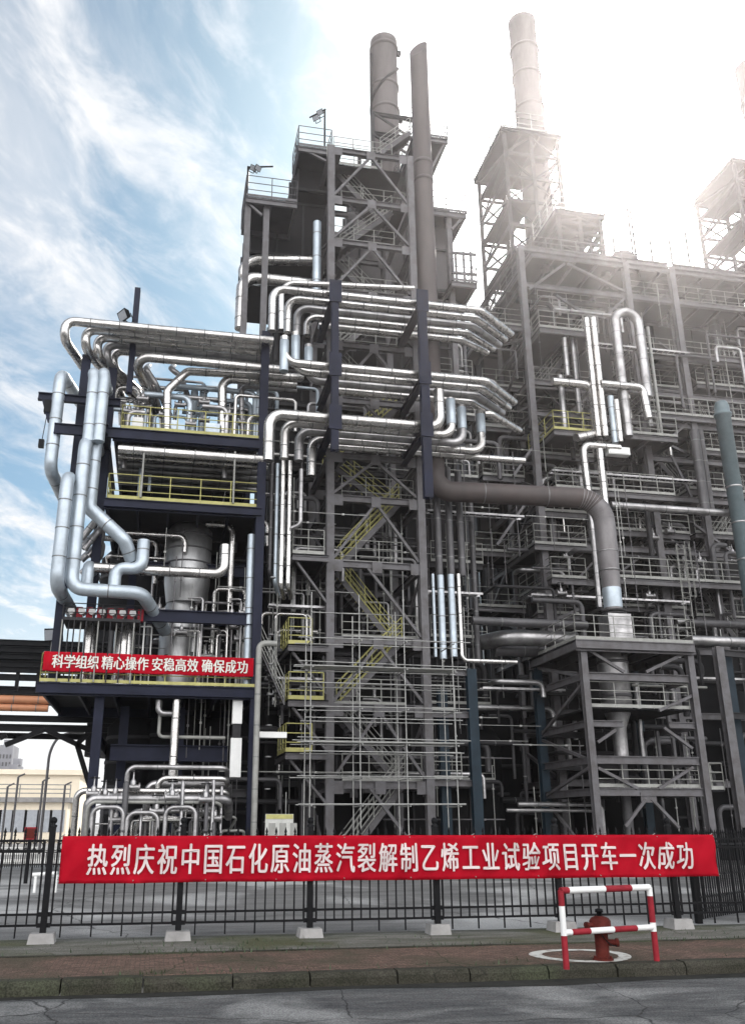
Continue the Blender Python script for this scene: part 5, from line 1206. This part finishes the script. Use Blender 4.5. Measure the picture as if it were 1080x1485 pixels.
# gap columns between the furnaces (far pipes seen against the sky)
for k, px in enumerate((680, 690, 702, 714, 722)):
    Y_ = 56+k; z = ZA(770+8*(k % 3), Y_, px); x = XA(px, Y_, z*.7); r_ = (.16, .4, .12, .3, .14)[k]
    tag(MB().lathe((x, Y_, 0), [(r_, 0), (r_, z+3)], 12).build('far_column', 'pipegrey'), ['thin', 'stout', 'second thin', 'second stout', 'rightmost thin'][k]+' far grey column against the sky between the two furnaces', 'process column', 'far columns between the furnaces')
fd = thing('distant_decks', 'distant grey frame of decks seen in the bright gap between the furnaces', 'steel structure', (XA(700, 62, 0), 62, 0))
for py in (800, 850, 893, 915):
    z = ZA(py, 62, 700); xa, xb = XA(672, 62, z), XA(738, 62, z); MB().box((xa, 62, z-.3), (xb, 64, z)).build('deck', 'darkgrey', fd); rail_mb(MB(), [(xa, 62, z), (xb, 62, z)], r=.05).build('guardrail', 'palerail', fd)
for px in (674, 708, 736): x = XA(px, 62.2, 15); MB().box((x-.15, 62.05, 0), (x+.15, 62.35, ZA(770, 62, px))).build('column', 'darkgrey', fd)
# dark filler tanks added to keep light out of the ground floor
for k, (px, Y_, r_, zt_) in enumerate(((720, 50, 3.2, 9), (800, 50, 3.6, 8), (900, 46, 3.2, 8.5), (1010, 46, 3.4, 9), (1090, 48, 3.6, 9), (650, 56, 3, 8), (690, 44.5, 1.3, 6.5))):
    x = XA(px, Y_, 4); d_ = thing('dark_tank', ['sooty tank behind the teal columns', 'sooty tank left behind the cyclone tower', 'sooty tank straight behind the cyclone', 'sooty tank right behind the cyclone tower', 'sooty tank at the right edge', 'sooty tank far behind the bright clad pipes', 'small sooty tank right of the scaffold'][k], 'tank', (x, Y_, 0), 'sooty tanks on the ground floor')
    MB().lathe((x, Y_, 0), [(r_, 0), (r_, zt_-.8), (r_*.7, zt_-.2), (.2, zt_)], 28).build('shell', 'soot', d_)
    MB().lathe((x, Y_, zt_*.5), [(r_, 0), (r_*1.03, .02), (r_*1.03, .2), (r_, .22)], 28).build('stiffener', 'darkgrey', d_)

# ================================================================ density: stairs, decks, valves, conduits in the right block and the tower
for k, (pa, pb, ya, yb_, Y) in enumerate(((780, 840, 700, 632, 43.6), (1010, 1075, 840, 742, 42.8), (925, 985, 700, 640, 43.2), (790, 850, 840, 795, 43.4), (1015, 1080, 712, 610, 43.0), (785, 845, 560, 485, 43.5), (930, 990, 840, 775, 43.6), (720, 752, 690, 600, 46), (1010, 1070, 930, 850, 42.4))):
    z0_, z1_ = ZA(ya, Y, pa), ZA(yb_, Y, pb)
    a, b = (Vector((XA(pa, Y, z0_), Y, z0_)), Vector((XA(pb, Y, z1_), Y, z1_))) if k % 2 else (Vector((XA(pb, Y, z0_), Y, z0_)), Vector((XA(pa, Y, z1_), Y, z1_)))
    stair(a, b, .8, G, 'palerail')
for k, (pa, pb, py, Y0) in enumerate(((775, 860, 560, 42.6), (1010, 1100, 560, 42.6), (1010, 1100, 655, 41.8), (780, 860, 660, 42.4), (780, 850, 742, 42.2), (1008, 1100, 775, 42.2), (870, 995, 880, 42.4), (780, 840, 890, 42.6), (1010, 1110, 895, 42.4), (915, 1000, 560, 43), (780, 905, 450, 43.4), (915, 1110, 440, 42.4), (700, 760, 560, 45), (700, 760, 620, 45), (690, 762, 800, 45), (690, 762, 880, 45))):
    z = ZA(py, Y0, (pa+pb)/2); xa, xb = XA(pa, Y0, z), XA(pb, Y0, z)
    deck(xa, xb, Y0, Y0+2.4, z, G, 'deck', 'grey', edge=.2, joist=True)
    rail_mb(MB(), [(xa, Y0, z), (xb, Y0, z)], step=.9, r=.02).build('guardrail', 'palerail', G)
for k in range(26):
    px = rnd.uniform(775, 1080); py = rnd.uniform(400, 900); Y = rnd.uniform(42.2, 45.0); p = P(px, py, Y); l = rnd.uniform(1.5, 3.2); s = rnd.choice((-1, 1))
    MB().bar(p, p+Vector((l*s, 0, -l*rnd.uniform(.6, 1.1))), .1, .1).build('brace', 'grey', G)
def valve_at(p, lab, grp, proto=[None]):
    if proto[0] is None:
        v_ = thing('gate_valve', lab, 'valve', p, grp); x, y, z = p
        mb = MB().tube((x-.22, y, z), (x+.22, y, z), .11, 10)
        for dx in (-.22, .22): mb.tube((x+dx-.025, y, z), (x+dx+.025, y, z), .17, 10)
        mb.lathe((x, y, z+.08), [(.10, 0), (.10, .14), (.05, .2), (.03, .25), (.02, .5)], 8); mb.build('body', 'silver_dull', v_)
        mb = MB(); pts = [(x+.17*math.cos(i*.4488), y+.17*math.sin(i*.4488), z+.54) for i in range(15)]; mb.sweep(pts, .018, 5)
        for i in range(3): mb.tube((x, y, z+.54), (x+.17*math.cos(i*2.094), y+.17*math.sin(i*2.094), z+.54), .012, 4)
        mb.build('handwheel', 'black', v_); proto[0] = (v_, Vector(p))
    else:
        v_, p0 = proto[0]; c_ = copy_tree(v_, Vector(p)-p0); c_['label'] = lab; c_['group'] = grp
for k in range(44):
    z_ = k % 4
    lo, hi, lab, grp = (((118, 330), (1140, 1200), 'small handwheel valve in the ground manifold on the left', 'valves of the ground manifold'), ((215, 365), (860, 990), 'small handwheel valve on the lowest navy deck near the vessel', 'valves near the silver vessel'), ((790, 1070), (760, 930), 'small handwheel valve in the shaded middle of the right frame', 'valves of the right frame'), ((180, 370), (575, 618), 'small handwheel valve standing on the upper navy deck', 'valves on the upper navy deck'))[z_]
    Y = (rnd.uniform(33.5, 34.6), rnd.uniform(36.3, 38.5), rnd.uniform(40.6, 42.5), rnd.uniform(36.5, 38))[z_]
    p = P(rnd.uniform(*lo), rnd.uniform(*hi), Y); valve_at((p.x, p.y, max(.5, p.z)), lab, grp)
def conduits(n, pr, yr, Yr, lab, grp, mas=('palerail', 'scaffold', 'grey')):
    for i in range(n):
        Y = rnd.uniform(*Yr); p = P(rnd.uniform(*pr), rnd.uniform(*yr), Y); l = rnd.uniform(2, 7); r_ = rnd.uniform(.016, .032)
        if rnd.random() < .84: a, b = Vector((p.x, Y, max(0, p.z-l))), Vector((p.x, Y, max(p.z, 1)))
        else: a, b = Vector((p.x-l*.6, Y, max(p.z, .5))), Vector((p.x+l*.4, Y, max(p.z, .5)))
        mb = MB().tube(a, b, r_, 5)
        d_ = (b-a); k = max(1, int(d_.length/1.5))
        for j in range(k): q = a.lerp(b, (j+.5)/k); mb.box(q-Vector((.05, .03, .04)), q+Vector((.05, .05, .04)))
        tag(mb.build('conduit', rnd.choice(mas)), lab, 'conduit', grp)
conduits(70, (620, 1085), (640, 1190), (38.5, 43), 'thin clipped conduit in the shaded right part of the plant', 'conduits on the right')
conduits(40, (390, 480), (620, 1190), (36.4, 40), 'thin clipped conduit in the gap left of the stair tower', 'conduits left of the tower')
conduits(46, (480, 690), (640, 1190), (38.5, 42), 'thin clipped conduit behind the stairs and scaffold', 'conduits behind the scaffold')
conduits(44, (235, 365), (760, 1190), (36.3, 40), 'thin clipped conduit in the shade of the navy block', 'conduits in the navy block')
conduits(50, (770, 1085), (400, 640), (41.5, 45), 'thin clipped conduit in the glare of the right frame', 'conduits in the glare')
for k, (pa, pb, py, Y) in enumerate(((620, 760, 745, 39), (800, 1010, 690, 41.0), (770, 1000, 868, 41.3), (700, 820, 1000, 40), (865, 1000, 505, 41.4), (390, 478, 880, 37.4), (385, 478, 985, 37.6), (620, 700, 860, 39), (1000, 1100, 985, 40))):
    z = ZA(py, Y, (pa+pb)/2); xa, xb = XA(pa, Y, z), XA(pb, Y, z)
    ct = thing('cable_tray', 'ladder type cable tray '+['above the clad pipes right of the stair tower', 'under the long railed deck right of the big elbow', 'under the deck above the skid tower', 'low between the tower and the skid', 'crossing behind the upside down U pipe', 'left of the tower above the highest yellow landing', 'left of the tower beside the middle yellow landing', 'behind the bright clad pipes', 'low at the right edge'][k], 'cable tray', (xa, Y, z), 'ladder cable trays')
    mb = MB(); mb.box((xa, Y, z), (xb, Y+.03, z+.1)); mb.box((xa, Y+.42, z), (xb, Y+.45, z+.1))
    for i in range(int((xb-xa)/.35)+1): mb.box((xa+i*.35, Y+.03, z+.01), (xa+i*.35+.05, Y+.42, z+.03))
    mb.build('tray', 'silver_dull', ct); mb = MB()
    for i in range(5): mb.tube((xa+.2, Y+.07+.07*i, z+.06), (xb-.2, Y+.07+.07*i, z+.06), .025, 5)
    mb.build('cables', 'black', ct)

# ================================================================ pipe rack bridge, distant buildings, lamp on the left
BF = 44.0
bz = lambda py: ZA(py, BF, 60)
B = thing('pipe_bridge', 'dark pipe rack bridge with a lattice underside at the left edge', 'pipe bridge', (XA(40, BF, 0), BF, 0))
bx0, bx1 = XA(-60, BF, bz(950)), XA(175, BF, bz(950))
for k, py in enumerate((933, 943, 953, 964, 972)):
    z = bz(py); MB().ibeam((bx0, BF-.02*k, z), (bx1, BF-.02*k, z), .25, .26).build('beam', 'black', B)
MB().box((bx0, BF+.5, bz(972)), (bx1, BF+.6, bz(931))).build('side_panel', 'soot', B)
for py in (983, 1003, 1042, 1056):
    z = bz(py); MB().ibeam((bx0, BF, z), (bx1, BF, z), .2, .28).build('beam', 'black', B); MB().ibeam((bx0, BF+4, z), (bx1, BF+4, z), .2, .28).build('beam', 'black', B)
MB().box((bx0, BF+.3, bz(1007)), (bx1, BF+4, bz(1002))).build('deck', 'soot', B)
n = 8
for i in range(n+1):
    x = bx0+(bx1-bx0)*i/n; MB().bar((x, BF, bz(1003)), (x, BF, bz(972)), .16, .16).build('post', 'black', B)
for i in range(n):
    x0 = bx0+(bx1-bx0)*i/n; x1 = bx0+(bx1-bx0)*(i+1)/n
    MB().bar((x0, BF+.2, bz(1056)), (x1, BF+3.8, bz(1044)), .14, .14).build('brace', 'black', B); MB().bar((x1, BF+.2, bz(1056)), (x0, BF+3.8, bz(1044)), .14, .14).build('brace', 'black', B)
bk = lambda a, b, c, d: MB().bar(P(a, b, BF), P(c, d, BF), .22, .22).build('strut', 'black', B)
for q in ((8, 1080, 66, 1057), (66, 1057, 112, 1079), (112, 1079, 140, 1092), (112, 1079, 132, 1145), (112, 1079, 128, 1063), (0, 1070, 10, 1065), (132, 1145, 134, 1200)): bk(*q)
zo = bz(1021)
for k, (dz, Y, r_) in enumerate(((.18, BF-.1, .19), (-.18, BF-.05, .17))):
    o = pipe([(bx0, Y, zo+dz), (XA(74-k*3, BF, zo), Y, zo+dz)], r_, 'orange', ['upper', 'lower'][k]+' orange pipe lying in the dark pipe bridge', 'orange pipes in the bridge', 'orange_pipe', rings=1.0)
MB().lathe
cap = P(73, 1021, BF-.1)
floodlight(P(82, 919, 38), (-.3, -.9, -.3), 'black lamp above the left end of the slogan banner', s=1.4)
pl = thing('light_pole', 'thin pale pole carrying the lamp at the left end of the slogan banner', 'light pole', (XA(77, 38.05, 8), 38.05, zd1), 'light poles on the decks')
MB().tube((XA(77, 38.05, 9), 38.05, zd1), (XA(77, 38.05, 9), 38.05, ZA(918, 38, 77)), .04, 6).build('pole', 'palerail', pl)
MB().tube((XA(77, 38.05, 9), 38.05, ZA(918, 38, 77)), P(84, 915, 38.05), .035, 6).build('arm', 'palerail', pl)

# cream building behind the yard
YB2 = 95.0
cb_ = thing('cream_building', 'low cream rendered building beyond the yard at the left edge', 'building', (XA(40, YB2, 0), YB2, 0))
ztopb = ZA(1120, YB2, 40); zmidb = ZA(1163, YB2, 40)
xa, xb = XA(-90, YB2, 2), XA(106, YB2, 2)
MB().box((xa, YB2+4, 0), (xb, YB2+16, ztopb)).build('upper_wall', 'cream', cb_)
MB().box((xa, YB2, 0), (xb-.6, YB2+3.99, zmidb)).build('lower_wall', 'cream', cb_)
MB().box((xa, YB2-.5, zmidb+.01), (xb-.2, YB2+3.9, zmidb+.45)).build('cornice', 'concrete', cb_)
MB().box((xa, YB2+3.6, ztopb+.01), (xb+.3, YB2+16.3, ztopb+.5)).build('parapet', 'cream', cb_)
rail_mb(MB(), [(xa, YB2+.1, zmidb+.45), (xb-.5, YB2+.1, zmidb+.45)], r=.05, h=1.2, toe=False, step=2.5).build('guardrail', 'palerail', cb_)
for k in range(9):
    x = xa+1.5+(xb-xa-3)*k/8; MB().box((x-.7, YB2-.06, 1.0), (x+.7, YB2-.005, zmidb-.7)).build('window', 'glass', cb_)
for k, px in enumerate((6, 20, 57, 90)):
    x = XA(px, 80, 2); z1 = ZA((1140, 1126, 1132, 1138)[k], 80, px)
    tag(MB().tube((x, 80, 0), (x, 80, z1), .09, 8).tube((x, 80, z1), (x+.5, 80, z1+.25), .07, 6).build('vent_pipe', 'pipegrey'), ['leftmost', 'second', 'third', 'rightmost'][k]+' thin vent pipe before the cream building', 'pipe', 'vent pipes before the cream building')
# far tower blocks
for k, (pa, pb, py, Y) in enumerate(((11, 30, 1080, 420), (28, 40, 1108, 400))):
    x0, x1 = XA(pa, Y, 60), XA(pb, Y, 60); z1 = ZA(py, Y, (pa+pb)/2)
    ft = thing('tower_block', ['tall hazy grey tower block far behind the cream building', 'lower hazy grey block beside the far tower block'][k], 'building', ((x0+x1)/2, Y, 0))
    MB().box((x0, Y, 0), (x1, Y+18, z1)).build('wall', 'farwall', ft)
    mb = MB(); nf = int(z1/3.2)
    for f_ in range(4, nf):
        for c_ in range(4 if k == 0 else 2):
            xx = x0+(x1-x0)*(c_+.25)/(4 if k == 0 else 2); mb.box((xx, Y-.1, f_*3.2), (xx+(x1-x0)*.11, Y-.02, f_*3.2+1.7))
    mb.build('windows', 'black', ft)
    MB().box((x0+1, Y+3, z1), (x0+4, Y+9, z1+2.5)).build('roof_house', 'farwall', ft)
# street lamp
Yl = 60.0; xlp = XA(66, Yl, ZA(1150, Yl, 66))
sl = thing('street_lamp', 'tall thin street lamp with a curved arm under the pipe bridge', 'street lamp', (xlp, Yl, 0))
zk = ZA(1090, Yl, 73); pts = bend([(xlp, Yl, 0), (xlp, Yl, zk), P(84, 1068, Yl), P(106, 1061, Yl)], 2.5, 8)
MB().sweep(pts, .085, 8).build('pole', 'grey', sl)
e = P(106, 1061, Yl); MB().box((e.x-.2, Yl-.15, e.z-.1), (e.x+.7, Yl+.15, e.z+.08)).build('lamp_head', 'darkgrey', sl)
# ornamental low fence and red box behind the iron fence
YO = 40.0; zo1, zo0 = ZA(1218, YO, 60), .1
of = thing('ornamental_fence', 'low black ornamental fence with rings across the yard at left', 'fence', (XA(50, YO, 0), YO, 0))
xa, xb = XA(2, YO, 1), XA(112, YO, 1); mb = MB()
for z in (zo1, zo1-.45, .15): mb.bar((xa, YO, z), (xb, YO, z), .05, .05)
mb.build('rails', 'black', of); mb = MB(); k = 9
for i in range(k):
    x = xa+(xb-xa)*(i+.5)/k; pts = [(x+.17*math.cos(t_*.5236), YO, zo1-.225+.17*math.sin(t_*.5236)) for t_ in range(13)]
    mb.sweep(pts, .02, 5)
mb.build('rings', 'black', of); mb = MB()
for i in range(37): x = xa+(xb-xa)*i/36; mb.bar((x, YO, .05), (x, YO, zo1-.45 if i % 4 else zo1+.05), .03, .03)
mb.build('pickets', 'black', of)
YR = 30.0
rbx = thing('red_box', 'dark red equipment box on a post behind the fence at left', 'box', (XA(45, YR, .5), YR, 0))
xa, xb = XA(36, YR, 1.5), XA(53, YR, 1.5)
MB().box((xa, YR, ZA(1217, YR, 45)), (xb, YR+.3, ZA(1199, YR, 45))).build('cabinet', 'red', rbx); MB().box((xa+.04, YR-.02, ZA(1215, YR, 45)), (xb-.04, YR-.004, ZA(1201, YR, 45))).build('door', 'hydrant', rbx)
MB().tube(((xa+xb)/2, YR+.15, 0), ((xa+xb)/2, YR+.15, ZA(1217, YR, 45)), .06, 8).build('post', 'black', rbx)
# white kerbed barrier bar in the yard
yb_ = thing('barrier_bar', 'low pale barrier bar across the yard behind the left end of the banner', 'barrier', (XA(68, 26, .6), 26, 0))
MB().tube((XA(50, 26, .9), 26, ZA(1268, 26, 60)), (XA(86, 26, .9), 26, ZA(1266, 26, 60)), .05, 8).build('bar', 'white', yb_)
for px in (53, 83): x = XA(px, 26, .5); MB().tube((x, 26, 0), (x, 26, ZA(1268, 26, 60)), .04, 6).build('leg', 'white', yb_)

# ================================================================ haze: thin summer air that scatters the sun's light forward
hz = MB().box((-1600, -700, -1.4), (1600, 1600, 70))
hm = bpy.data.materials.new('haze_air'); hm.use_nodes = True; ht = hm.node_tree; ht.nodes.clear()
pv = ht.nodes.new('ShaderNodeVolumePrincipled'); pv.inputs['Color'].default_value = (.95, .90, .91, 1); pv.inputs['Density'].default_value = HAZE_D; pv.inputs['Anisotropy'].default_value = HAZE_G
mo = ht.nodes.new('ShaderNodeOutputMaterial'); ht.links.new(pv.outputs[0], mo.inputs['Volume'])
if HAZE_D > 0:
    ho = hz.build('haze', hm, loc=(0, 0, 0)); ho['kind'] = 'stuff'; ho['label'] = 'thin bright haze in the air around the plant'; ho['category'] = 'haze'
